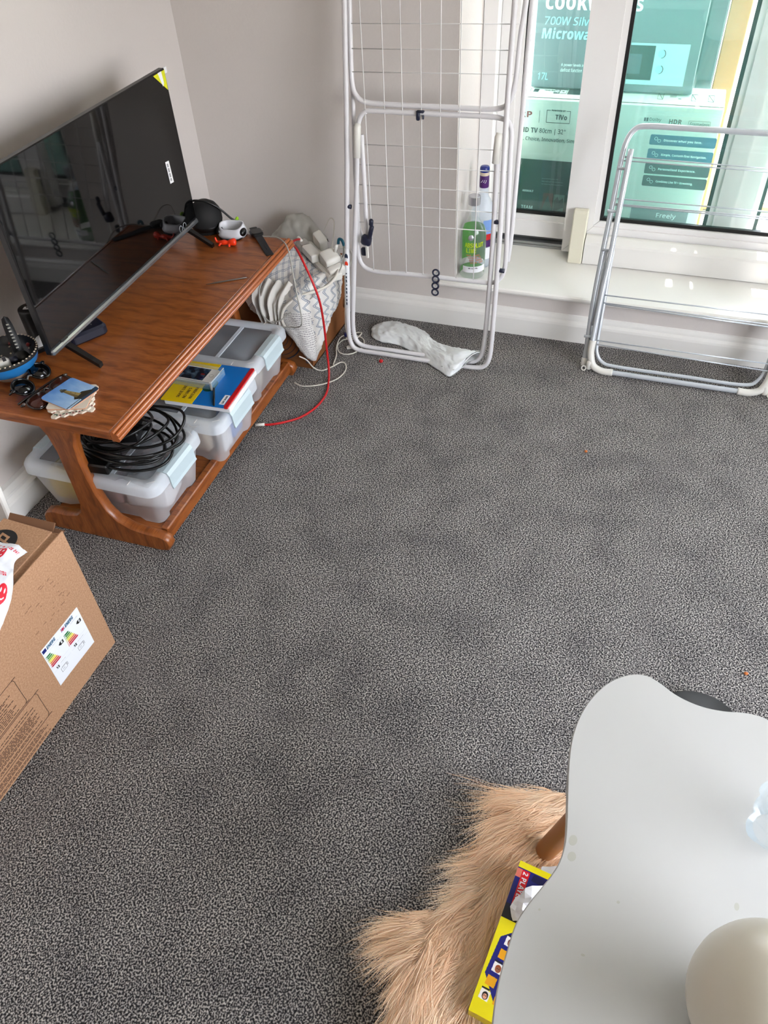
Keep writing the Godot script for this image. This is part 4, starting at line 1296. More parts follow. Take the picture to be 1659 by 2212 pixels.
	loft(st, [PackedVector3Array([Vector3(-0.05, 0.012, 0.014), Vector3(-0.05, 0.016, 0.014), Vector3(-0.05, 0.016, -0.014), Vector3(-0.05, 0.012, -0.014)]), PackedVector3Array([Vector3(0.02, 0.0, 0.012), Vector3(0.02, 0.022, 0.012), Vector3(0.02, 0.022, -0.012), Vector3(0.02, 0.0, -0.012)]), PackedVector3Array([Vector3(0.028, 0.006, 0.006), Vector3(0.028, 0.017, 0.006), Vector3(0.028, 0.017, -0.006), Vector3(0.028, 0.006, -0.006)])])
	obj("tube_body", st, M["white plastic"], t)
	st = mb(false)
	box(st, Vector3(0.004, 0.0195, 0.0), Vector3(0.034, 0.002, 0.022), 0.0005, Basis(Vector3(0, 0, 1), 0.10))
	obj("blue_band", st, M["navy"], t)
	st = mb()
	tube(st, PackedVector3Array([Vector3(0.028, 0.0115, 0), Vector3(0.046, 0.0115, 0)]), 0.009, 12)
	obj("cap", st, M["navy"], t)
	# round black sunglasses
	t = thing("round_sunglasses", "black round sunglasses folded on the bench beside the bowl", "sunglasses", Vector3(0.196, TOP, 1.2975), 1.668)
	for s in [-1, 1]:
		st = mb()
		lathe(st, [[0, 0], [0.024, 0.0], [0.024, 0.002], [0, 0.003]], 26, Vector3(s * 0.0355, 0.018, 0.008), Basis(Vector3.RIGHT, 0.45))
		obj("lens", st, M["dark lens"], t)
		st = mb()
		var ring := PackedVector3Array()
		for k in 26: ring.append(Vector3(s * 0.0355, 0.019, 0.008) + Basis(Vector3.RIGHT, 0.45) * Vector3(cos(TAU * k / 26) * 0.026, 0, sin(TAU * k / 26) * 0.025))
		tube(st, ring, 0.0026, 8, true)
		obj("rim", st, M["black gloss"], t)
		wire("temple", [[s * 0.063, 0.022, 0.000], [s * 0.064, 0.014, -0.012], [s * 0.035, 0.006, -0.022], [-s * 0.040, 0.005, -0.026 - s * 0.004]], 0.0024, M["black gloss"], t)
		st = mb()
		sphere(st, Vector3(s * 0.063, 0.024, 0.002), Vector3(0.006, 0.004, 0.005))
		obj("hinge", st, M["black gloss"], t)
	wire("bridge", [[-0.009, 0.022, 0.005], [0, 0.026, 0.003], [0.009, 0.022, 0.005]], 0.002, M["steel"], t)
	# amber sunglasses
	t = thing("amber_sunglasses", "tortoiseshell sunglasses with amber lenses lying beside the coaster stack", "sunglasses", Vector3(0.264, TOP, 1.322), 1.43)
	for s in [-1, 1]:
		var c := Vector3(s * 0.036, 0.012, 0.016)
		var tb := Basis(Vector3.RIGHT, 0.25)
		st = mb()
		var ring := PackedVector3Array()
		var base := rounded(0.058, 0.044, 0.019, 0, 6)
		for p in base: ring.append(c + tb * p)
		tube(st, ring, 0.0026, 8, true)
		obj("rim", st, M["tortoise"], t)
		st = mb()
		var r0 := PackedVector3Array()
		var r1 := PackedVector3Array()
		for p in base:
			r0.append(c + tb * (p * 0.97 + Vector3(0, -0.0008, 0))); r1.append(c + tb * (p * 0.97 + Vector3(0, 0.0008, 0)))
		loft(st, [r0, r1])
		obj("lens", st, M["amber lens"], t)
		wire("temple", [[s * 0.068, 0.014, 0.0], [s * 0.070, 0.012, -0.008], [s * 0.03, 0.0085 + (s + 1) * 0.003, -0.014], [-s * 0.070, 0.0065 + (s + 1) * 0.003, -0.014 - s * 0.005]], 0.003, M["tortoise"], t)
		st = mb()
		sphere(st, Vector3(s * 0.067, 0.016, -0.002), Vector3(0.004, 0.003, 0.004))
		obj("hinge", st, M["steel"], t)
	wire("bridge", [[-0.008, 0.014, 0.002], [0, 0.018, -0.002], [0.008, 0.014, 0.002]], 0.0024, M["tortoise"], t)
	coasters()

func coasters() -> void:
	var a := atan2(0.098, -0.015)     # the picture's long edge direction
	var up := Basis(Vector3(1, 0, 0), Vector3(0, 0, -1), Vector3(0, 1, 0))
	# two zig-zag edged tiles at the bottom
	for k in 2:
		var t := thing("zigzag_tile", ["cream patterned tile with zigzag edge at the bottom of the coaster stack", "cream patterned tile with zigzag edge just above the lowest one"][k], "coaster", Vector3([0.348, 0.343][k], TOP + 0.0045 * k, [1.336, 1.326][k]), [0.62, 0.40][k], "zigzag tiles under the coasters")
		var poly := PackedVector2Array()
		var s := 0.050
		for e in 4:
			for q in 5:
				for h in 2:
					var f := -s + (q + 0.5 * h) * (2 * s / 5)
					var p := Vector2(f, -s - (0.0 if h == 1 else -0.006))
					poly.append(p.rotated(e * PI / 2))
		var st := mb(false)
		prism(st, poly, 0.0042, Transform3D(up, Vector3.ZERO))
		obj("tile", st, M["tile cream"], t)
		st = mb(false)
		for e in 4:
			for q in 6:
				var p := Vector2(-0.036 + q * 0.0144, -0.040).rotated(e * PI / 2)
				box(st, Vector3(p.x, 0.0042, p.y), Vector3(0.006, 0.0006, 0.003), 0, Basis(Vector3.UP, q * 0.9))
		obj("green_pattern", st, mat("pattern green", Color(0.10, 0.28, 0.22), 0.6), t)
		st = mb(false)
		for e in 4:
			for q in 5:
				var p := Vector2(-0.029 + q * 0.0144, -0.043).rotated(e * PI / 2)
				box(st, Vector3(p.x, 0.0042, p.y), Vector3(0.004, 0.0006, 0.004), 0, Basis(Vector3.UP, q * 0.7))
		obj("red_pattern", st, mat("pattern red", Color(0.45, 0.08, 0.12), 0.6), t)
	var t2 := thing("cork_coaster", "pale printed coaster lying beneath the lighthouse coaster", "coaster", Vector3(0.341, TOP + 0.0092, 1.326), a + 0.16)
	var sb := mb(false)
	prism(sb, pill(0.096, 0.096, 0.008), 0.0030, Transform3D(up, Vector3.ZERO))
	obj("cork_back", sb, M["cork"], t2)
	sb = mb(false)
	prism(sb, pill(0.096, 0.096, 0.008), 0.0008, Transform3D(up, Vector3(0, 0.0030, 0)))
	obj("printed_face", sb, M["tile cream"], t2)
	t2 = thing("lighthouse_coaster", "blue sky coaster with a lighthouse picture on top of the stack", "coaster", Vector3(0.333, TOP + 0.0132, 1.320), 0.0)
	# corners measured on the bench: the sky corner, then counter-clockwise
	var x := Vector3(0.0955, 0, 0.021).normalized()
	var z := Vector3(-x.z, 0, x.x)
	t2.basis = Basis(x, Vector3.UP, z)
	sb = mb(false)
	prism(sb, pill(0.098, 0.098, 0.009), 0.0030, Transform3D(up, Vector3.ZERO), 0.0006)
	obj("cork_back", sb, M["cork"], t2)
	var im := Image.create(200, 200, false, Image.FORMAT_RGB8)
	for y in 200:
		for xx in 200:
			var f := noise.get_noise_2d(xx * 0.9, y * 2.2) * 0.5 + 0.5
			var sky := Color(0.30, 0.50, 0.76).lerp(Color(0.66, 0.76, 0.86), clampf(xx / 240.0 + f * 0.5 - 0.1, 0, 1))
			im.set_pixel(xx, y, sky)
	# the picture's ground is at the right-hand edge (x = 200), its sky at x = 0
	fill_poly(im, [[168, 0], [200, 0], [200, 200], [184, 200], [180, 120], [172, 60]], Color(0.10, 0.20, 0.30))
	fill_poly(im, [[140, 62], [176, 20], [186, 40], [180, 110], [160, 128], [142, 112]], Color(0.14, 0.11, 0.06))
	fill_poly(im, [[184, 110], [192, 110], [200, 200], [190, 200]], Color(0.72, 0.80, 0.86))
	fill_poly(im, [[62, 94], [150, 74], [156, 112], [62, 112]], Color(0.58, 0.50, 0.30))
	fill_poly(im, [[62, 102], [156, 94], [156, 112], [62, 112]], Color(0.40, 0.33, 0.19))
	fill_poly(im, [[46, 92], [64, 86], [64, 118], [46, 116]], Color(0.20, 0.19, 0.14))
	fill_poly(im, [[34, 98], [48, 94], [48, 112], [34, 110]], Color(0.36, 0.37, 0.33))
	for q in [[96, 92], [120, 86]]: im.fill_rect(Rect2i(q[0], q[1], 6, 4), Color(0.12, 0.10, 0.06))
	var face := mb(false)
	var ring := pill(0.098, 0.098, 0.009)
	var c := Vector3(0, 0.0038, 0)
	for k in ring.size():
		var p := ring[k]
		var q := ring[(k + 1) % ring.size()]
		var pa := Vector3(p.x, 0.0038, p.y)
		var pb := Vector3(q.x, 0.0038, q.y)
		var ua := Vector2(p.x / 0.098 + 0.5, p.y / 0.098 + 0.5)
		var ub := Vector2(q.x / 0.098 + 0.5, q.y / 0.098 + 0.5)
		if (pa - c).cross(pb - c).y > 0: tri_uv(face, c, pa, pb, Vector2(0.5, 0.5), ua, ub)
		else: tri_uv(face, c, pb, pa, Vector2(0.5, 0.5), ub, ua)
		convex(face, [pa, pb, pb - Vector3(0, 0.0008, 0), pa - Vector3(0, 0.0008, 0)], c)
	obj("picture", face, tex_mat("lighthouse picture", im, 0.3), t2)

# ---------------------------------------------------------------- drying racks, sill bottles, the far corner
func lean(y: float) -> float:      # the left rack leans back towards the wall
	return 0.275 - 0.1609 * y

func rack_left() -> void:
	var t := thing("drying_rack", "folded white drying rack with a wire grid, leaning upright against the back wall", "drying rack", Vector3.ZERO)
	var A := func(x: float, y: float, off: float) -> Vector3: return Vector3(x, y, lean(y) + off)
	var st := mb()
	# front U-shaped leg frame, closed at the top out of the picture
	var pts := []
	for p in [[0.612, 1.34], [0.610, 1.0], [0.610, 0.68], [0.607, 0.526], [0.604, 0.374], [0.603, 0.177], [0.604, 0.075], [0.610, 0.038], [0.625, 0.015], [0.655, 0.008], [0.70, 0.008], [0.85, 0.008], [1.00, 0.008], [1.065, 0.009], [1.098, 0.018], [1.113, 0.042], [1.118, 0.085], [1.117, 0.205], [1.115, 0.331], [1.111, 0.488], [1.103, 0.669], [1.098, 0.834], [1.094, 1.048], [1.09, 1.34]]:
		pts.append(A.call(p[0], p[1], 0.006))
	tube(st, curve(pts, 4), 0.008, 12)
	obj("front_leg_frame", st, M["tube white"], t)
	pts = []
	st = mb()
	for p in [[0.645, 0.700], [0.642, 0.584], [0.635, 0.471], [0.629, 0.380], [0.619, 0.209], [0.613, 0.105], [0.617, 0.050], [0.632, 0.022], [0.665, 0.012], [0.754, 0.012], [0.90, 0.012], [1.024, 0.012], [1.065, 0.020], [1.084, 0.048], [1.090, 0.10], [1.092, 0.202], [1.092, 0.328], [1.090, 0.486], [1.084, 0.700]]:
		pts.append(A.call(p[0], p[1], -0.018 + 0.03 * clampf(p[1] / 0.7, 0, 1)))
	tube(st, curve(pts, 4), 0.008, 12)
	obj("rear_leg_frame", st, M["tube white"], t)
	# lower wing: closed loop
	pts = []
	st = mb()
	for p in [[0.69, 0.764], [0.83, 0.765], [0.95, 0.767], [1.06, 0.768], [1.098, 0.760], [1.114, 0.735], [1.118, 0.67], [1.126, 0.528], [1.134, 0.400], [1.134, 0.345], [1.122, 0.312], [1.090, 0.295], [1.0, 0.293], [0.912, 0.292], [0.80, 0.290], [0.720, 0.286], [0.674, 0.290], [0.648, 0.308], [0.638, 0.345], [0.637, 0.429], [0.634, 0.582], [0.636, 0.690], [0.646, 0.740], [0.664, 0.760]]:
		pts.append(A.call(p[0], p[1], -0.012))
	tube(st, curve(pts, 4, true), 0.0075, 12, true)
	obj("lower_wing_frame", st, M["tube white"], t)
	pts = []
	st = mb()
	for p in [[0.614, 1.30], [0.617, 1.039], [0.619, 0.906], [0.622, 0.836], [0.634, 0.803], [0.665, 0.785], [0.758, 0.783], [0.938, 0.785], [1.060, 0.788], [1.098, 0.806], [1.112, 0.857], [1.114, 0.963], [1.120, 1.048], [1.125, 1.30]]:
		pts.append(A.call(p[0], p[1], -0.014))
	tube(st, curve(pts, 4), 0.0075, 12)
	obj("upper_wing_frame", st, M["tube white"], t)
	pts = []
	st = mb()
	for p in [[1.1345, 1.30], [1.134, 1.048], [1.137, 0.80], [1.140, 0.60], [1.142, 0.45], [1.139, 0.36]]: pts.append(A.call(p[0], p[1], -0.030))
	tube(st, curve(pts, 4), 0.007, 12)
	pts = []
	for p in [[0.600, 1.30], [0.603, 1.048], [0.618, 0.80], [0.622, 0.60], [0.632, 0.43], [0.655, 0.36]]: pts.append(A.call(p[0], p[1], -0.030))
	tube(st, curve(pts, 4), 0.0065, 12)
	obj("side_stay", st, M["tube white"], t)
	st = mb()
	pts = []
	for p in [[0.655, 0.70], [0.664, 0.55], [0.671, 0.40]]: pts.append(A.call(p[0], p[1], -0.004))
	tube(st, curve(pts, 4), 0.0072, 12)
	obj("folded_strut", st, M["tube white"], t)
	# the cross bar that closes the top, above the picture
	st = mb()
	tube(st, PackedVector3Array([A.call(0.600, 1.32, -0.02), A.call(1.135, 1.32, -0.02)]), 0.008, 10)
	obj("top_bar", st, M["tube white"], t)
	# wires
	for p in [[0.649, 0.694], [0.713, 0.752], [0.769, 0.809], [0.828, 0.867], [0.888, 0.922], [0.946, 0.979], [1.010, 1.037]]:
		st = mb()
		var d: float = (p[1] - p[0]) / (1.04 - 0.29)
		pts = []
		for y in [1.30, 1.04, 0.80, 0.55, 0.290]: pts.append(A.call(p[0] + (1.04 - y) * d, y, -0.008))
		tube(st, curve(pts, 2), 0.0016, 6)
		obj("wire", st, M["wire white"], t)
	for p in [[0.616, 1.112, 1.20, 1.21], [0.616, 1.112, 1.128, 1.137], [0.616, 1.112, 1.055, 1.065], [0.616, 1.112, 0.982, 0.993], [0.619, 1.112, 0.921, 0.933], [0.623, 1.112, 0.863, 0.876], [0.640, 1.120, 0.671, 0.684], [0.636, 1.124, 0.613, 0.627], [0.636, 1.128, 0.554, 0.568], [0.636, 1.131, 0.498, 0.511], [0.637, 1.134, 0.441, 0.456]]:
		st = mb()
		tube(st, PackedVector3Array([A.call(p[0], p[2], -0.010), A.call(p[1], p[3], -0.010)]), 0.0014, 6)
		obj("cross_wire", st, M["wire white"], t)
	# sleeves at the leg tops
	for q in [[0.647, 0.640, 0.735], [1.083, 0.655, 0.735]]:
		st = mb()
		tube(st, PackedVector3Array([A.call(q[0] - 0.002, q[1], 0.012), A.call(q[0], q[2] - 0.01, 0.012), A.call(q[0] + 0.001, q[2], 0.010)]), 0.0115, 12, false, PackedFloat32Array([0.0115, 0.0115, 0.008]))
		obj("sleeve", st, M["white plastic"], t)
	# navy clip with a lever, low on the left; hook on the middle bar; rivets
	st = mb()
	var cl: Vector3 = A.call(0.672, 0.392, 0.004)
	box(st, cl, Vector3(0.034, 0.034, 0.022), 0.006, Basis(Vector3(0, 0, 1), -0.25))
	box(st, cl + Vector3(0.018, 0.030, 0.004), Vector3(0.014, 0.050, 0.014), 0.004, Basis(Vector3(0, 0, 1), -0.25))
	box(st, cl + Vector3(0.021, 0.062, 0.002), Vector3(0.014, 0.024, 0.012), 0.004, Basis(Vector3(0, 0, 1), -0.1))
	box(st, cl + Vector3(-0.016, -0.046, -0.012), Vector3(0.018, 0.028, 0.014), 0.004)
	obj("clip", st, M["navy plastic"], t)
	st = mb(false)
	box(st, cl + Vector3(0.002, -0.036, 0.004), Vector3(0.010, 0.046, 0.006), 0.002)
	obj("clip_tongue", st, M["white plastic"], t)
	st = mb()
	var hk: Vector3 = A.call(0.838, 0.762, -0.010)
	box(st, hk + Vector3(-0.004, -0.002, 0.008), Vector3(0.012, 0.024, 0.008), 0.003)
	box(st, hk + Vector3(0.002, 0.010, 0.004), Vector3(0.024, 0.006, 0.014), 0.002)
	box(st, hk + Vector3(0.012, -0.004, 0.008), Vector3(0.005, 0.012, 0.008), 0.002)
	obj("hook", st, M["navy plastic"], t)
	for q in [[0.612, 0.492, 0.006], [1.101, 0.49, 0.006], [1.128, 0.345, 0.004]]:
		st = mb()
		tube(st, PackedVector3Array([A.call(q[0] - 0.009, q[1], q[2]), A.call(q[0] + 0.009, q[1], q[2])]), 0.007, 10)
		obj("rivet", st, M["navy plastic"], t)
	# sticker strip down the left leg
	st = mb()
	tube(st, PackedVector3Array([A.call(0.6035, 0.36, 0.006), A.call(0.603, 0.27, 0.006), A.call(0.6025, 0.16, 0.006)]), 0.0083, 12)
	obj("paper_sleeve", st, M["white paper"], t)
	st = mb()
	sphere(st, A.call(0.6035, 0.336, 0.0135), Vector3(0.006, 0.010, 0.0015))
	for k in 9: box(st, A.call(0.603, 0.28 - k * 0.013, 0.0143), Vector3(0.004, 0.004 + 0.004 * (k % 3), 0.001), 0)
	obj("blue_mark", st, M["print blue"], t)
	st = mb()
	sphere(st, A.call(0.6033, 0.312, 0.0135), Vector3(0.006, 0.009, 0.0015))
	obj("orange_mark", st, M["orange"], t)
	# four navy rings hanging off the lower bar
	var r := thing("ring_hanger", "strip of four navy plastic rings hooked on the left rack's lower bar", "hanger", Vector3(0.9165, 0.0, 0.0))
	for k in 4:
		var c := Vector3(-0.001 * k, 0.319 - 0.0232 * k, lean(0.29) + 0.010)
		st = mb()
		var ring := PackedVector3Array()
		for q in 20: ring.append(c + Vector3(cos(TAU * q / 20) * 0.0105, sin(TAU * q / 20) * 0.0105, 0))
		tube(st, ring, 0.0030, 8, true)
		var rg := obj("ring", st, M["navy plastic"], r)
		st = mb()
		tube(st, curve([c + Vector3(0.010, 0.002, 0), c + Vector3(0.004, 0.002, 0.001), c + Vector3(0.001, -0.003, 0.002)], 4), 0.0022, 6)
		obj("tongue", st, M["tube silver"], rg)

func rack_right() -> void:
	var t := thing("drying_rack", "silvery folded drying rack with white plastic corner feet, in front of the window", "drying rack", Vector3.ZERO)
	var A := func(x: float, y: float, off: float) -> Vector3: return Vector3(x, y, 0.183 - 0.3962 * y + off)
	var st := mb()
	var pts := []
	for p in [[1.444, 0.640], [1.443, 0.512], [1.442, 0.349], [1.438, 0.255], [1.437, 0.163], [1.437, 0.094], [1.440, 0.055], [1.455, 0.022], [1.485, 0.010], [1.53, 0.010], [1.70, 0.010], [1.92, 0.010], [1.965, 0.014], [1.990, 0.034], [1.996, 0.070], [1.996, 0.163], [1.996, 0.35], [1.998, 0.640]]: pts.append(A.call(p[0], p[1], 0.010))
	tube(st, curve(pts, 4), 0.0085, 12)
	obj("front_frame", st, M["tube silver"], t)
	st = mb()
	pts = []
	for p in [[1.421, 0.020], [1.420, 0.081], [1.415, 0.199], [1.415, 0.295], [1.417, 0.40], [1.419, 0.50], [1.420, 0.60], [1.426, 0.655], [1.444, 0.685], [1.475, 0.694], [1.56, 0.695], [1.70, 0.695], [1.85, 0.695], [1.945, 0.692], [1.985, 0.675], [2.002, 0.635], [2.006, 0.55], [2.012, 0.30], [2.014, 0.020]]: pts.append(A.call(p[0], p[1], -0.010))
	tube(st, curve(pts, 4), 0.0085, 12)
	obj("main_frame", st, M["tube silver"], t)
	st = mb()
	pts = []
	for p in [[1.446, 0.36], [1.450, 0.20], [1.452, 0.09], [1.458, 0.055], [1.480, 0.030], [1.53, 0.022], [1.75, 0.022], [1.92, 0.022], [1.965, 0.040], [1.982, 0.09], [1.984, 0.20], [1.986, 0.36]]: pts.append(A.call(p[0], p[1], -0.006))
	tube(st, curve(pts, 4), 0.006, 10)
	obj("inner_frame", st, M["tube silver"], t)
	for p in [[0.612, 0.608, -0.012], [0.602, 0.601, -0.012], [0.503, 0.504, -0.006], [0.492, 0.493, 0.004], [0.484, 0.482, -0.010], [0.234, 0.235, 0.0], [0.214, 0.210, 0.006], [0.206, 0.198, -0.004], [0.098, 0.098, 0.002], [0.089, 0.080, 0.008]]:
		st = mb()
		tube(st, PackedVector3Array([A.call(1.428, p[0], p[2]), A.call(2.006, p[1], p[2])]), 0.0021, 7)
		obj("line_wire", st, M["tube silver"], t)
	# two empty arms behind, seen as thin stays
	for x in [1.428, 2.004]:
		st = mb()
		tube(st, PackedVector3Array([A.call(x, 0.14, 0.0), A.call(x, 0.36, 0.0)]), 0.004, 8)
		obj("stay", st, M["tube silver"], t)
	for q in [[1.424, 0.105], [1.430, 0.362], [1.424, 0.47], [1.434, 0.585], [2.002, 0.362]]:
		st = mb()
		tube(st, PackedVector3Array([A.call(q[0] - 0.018, q[1], 0.0), A.call(q[0] + 0.018, q[1], 0.0)]), 0.0045, 8)
		obj("rivet", st, M["tube silver"], t)
	for s in [0, 1]:
		st = mb()
		pts = []
		for p in [[1.438, 0.100], [1.438, 0.062], [1.453, 0.024], [1.484, 0.0105], [1.520, 0.0105]]:
			pts.append(A.call(p[0] if s == 0 else 3.434 - p[0], p[1], 0.010))
		tube(st, curve(pts, 5), 0.0115, 12)
		box(st, A.call(1.440 if s == 0 else 1.994, 0.024, 0.010), Vector3(0.018, 0.034, 0.018), 0.005)
		obj("corner_foot", st, M["white plastic"], t)
		st = mb()
		var ring := PackedVector3Array()
		for k in 14: ring.append(A.call((1.424 if s == 0 else 2.010) + cos(TAU * k / 14) * 0.007, 0.012 + sin(TAU * k / 14) * 0.007, 0.010))
		tube(st, ring, 0.0022, 7, true)
		obj("foot_eyelet", st, M["white plastic"], t)
	for x in [1.421, 2.014]:
		st = mb()
		tube(st, PackedVector3Array([A.call(x, 0.010, -0.010), A.call(x, 0.034, -0.010)]), 0.0102, 12)
		obj("end_cap", st, M["white plastic"], t)

func bottles() -> void:
	var s := 0.178
	var t := thing("green_bottle", "clear bottle with green back print and silver cap at the front of the sill corner", "bottle", Vector3(0.967, s, -0.048), 0.35)
	var st := mb()
	lathe(st, [[0.0, 0.004], [0.036, 0.0], [0.043, 0.004], [0.0455, 0.012], [0.0455, 0.150], [0.044, 0.165], [0.038, 0.182], [0.027, 0.197], [0.0195, 0.206], [0.0175, 0.214], [0.0175, 0.256]], 40)
	obj("glass", st, M["bottle glass"], t)
	st = mb(false)
	lathe(st, [[0.0, 0.262], [0.0205, 0.262], [0.0205, 0.256]].map(func(p): return [p[0], 0.518 - p[1]]) + [[0.0205, 0.282], [0.019, 0.284], [0.0, 0.284]], 28)
	obj("cap", st, M["cap silver"], t)
	# green print on the back of the bottle, seen through it
	st = mb()
	var rows := []
	for y in [0.048, 0.10, 0.15, 0.166, 0.180]:
		var r := []
		var rad: float = 0.0445 if y < 0.151 else (0.0415 if y < 0.17 else 0.036)
		for k in 9:
			var a := lerpf(-2.45, 0.35, k / 8.0)
			r.append(Vector3(cos(a) * rad, y, sin(a) * rad))
		rows.append(r)
	patch(st, rows, 4, 0, 1, 0.0004)
	rows = []
	for y in [0.006, 0.018, 0.026]:
		var r := []
		for k in 9:
			var a := lerpf(-3.0, 0.0, k / 8.0)
			r.append(Vector3(cos(a) * 0.0435, y, sin(a) * 0.0435))
		rows.append(r)
	patch(st, rows, 4, 0, 1, 0.0004)
	obj("green_print", st, M["bottle green"], t)
	st = mb()
	rows = []
	for y in [0.030, 0.041, 0.052]:
		var r := []
		for k in 7:
			var a := lerpf(2.45, 0.55, k / 6.0)
			r.append(Vector3(cos(a) * 0.0462, y, sin(a) * 0.0462))
		rows.append(r)
	patch(st, rows, 4, 0, 1, 0.0003)
	obj("white_label", st, M["white paper"], t)
	lettering_round("40% ALC./VOL.", t, M["print black"], 0.0466, 0.044, 1.95, 0.0042, 0.036)
	lettering_round("ABSOLUT", t, M["acid yellow"], 0.0462, 0.122, 2.20, 0.016, 0.068)
	lettering_round("LIME", t, M["acid yellow"], 0.0462, 0.103, 2.10, 0.016, 0.036)
	for k in 4:
		lettering_round(["the rich", "village of", "Ahus, Sweden", "since 1879"][k], t, M["gold print"], 0.0462, 0.091 - k * 0.009, 2.1 - 0.1 * k, 0.0055, 0.048)
	st = mb()
	sphere(st, Vector3(-0.012, 0.156, 0.0425), Vector3(0.010, 0.010, 0.002), Basis(Vector3.RIGHT, -0.2))
	obj("medallion", st, M["cap silver"], t)
	t = thing("frosted_bottle", "tall frosted bottle with blue cap and purple neck label behind the green bottle", "bottle", Vector3(0.977, s, -0.138))
	st = mb()
	lathe(st, [[0.0, 0.004], [0.034, 0.0], [0.040, 0.005], [0.041, 0.012], [0.0405, 0.188], [0.039, 0.205], [0.034, 0.222], [0.025, 0.238], [0.0175, 0.250], [0.0155, 0.262], [0.0148, 0.318]], 36)
	obj("glass", st, M["frosted glass"], t)
	st = mb()
	lathe(st, [[0.0158, 0.280], [0.0162, 0.282], [0.0162, 0.318], [0.0158, 0.320]], 28)
	obj("neck_label", st, M["purple"], t)
	for k in 3:
		st = mb()
		tube(st, curve(V([[-0.008 + k * 0.006, 0.299, 0.0148], [-0.004 + k * 0.006, 0.303 - k * 0.002, 0.0162], [-0.001 + k * 0.006, 0.308, 0.0158]]), 4), 0.0008, 5)
		obj("bird_mark", st, M["white paper"], t)
	st = mb()
	lathe(st, [[0.0158, 0.320], [0.0162, 0.321], [0.0162, 0.330], [0.016, 0.331]], 28)
	obj("cap_ring", st, M["cream glaze"], t)
	st = mb()
	lathe(st, [[0.016, 0.331], [0.0164, 0.333], [0.0162, 0.344], [0.014, 0.348], [0.0, 0.349]], 28)
	obj("cap", st, M["cap blue"], t)
	for q in [[0.128, 0.178, "sky blue"], [0.106, 0.128, "red"], [0.080, 0.106, "purple"], [0.036, 0.078, "white paper"]]:
		st = mb()
		rows = []
		for y in [q[0], (q[0] + q[1]) * 0.5, q[1]]:
			var r := []
			for k in 8:
				var a := lerpf(1.25, -0.35, k / 7.0)
				r.append(Vector3(cos(a) * 0.0416, y, sin(a) * 0.0416))
			rows.append(r)
		patch(st, rows, 4, 0, 1, 0.0003)
		obj("label_band", st, M[q[2]], t)

func lettering_round(text: String, parent: Node, m: Material, radius: float, y: float, a0: float, h: float, arc: float) -> void:   # letters set one by one round a bottle
	var a := a0
	var step := arc / radius / text.length()
	for ch in text:
		if ch != " ":
			var w := step * radius * (0.55 if ch in "iIl.,1" else 0.92)
			var b := Basis(Vector3(sin(a), 0, -cos(a)), Vector3.UP, Vector3(cos(a), 0, sin(a)))
			var p := Vector3(cos(a) * radius, y, sin(a) * radius) - b.x * w * 0.5
			lettering(ch, parent, m, Transform3D(b, p), w, h if not ch in ".," else h * 0.2, true)
		a -= step

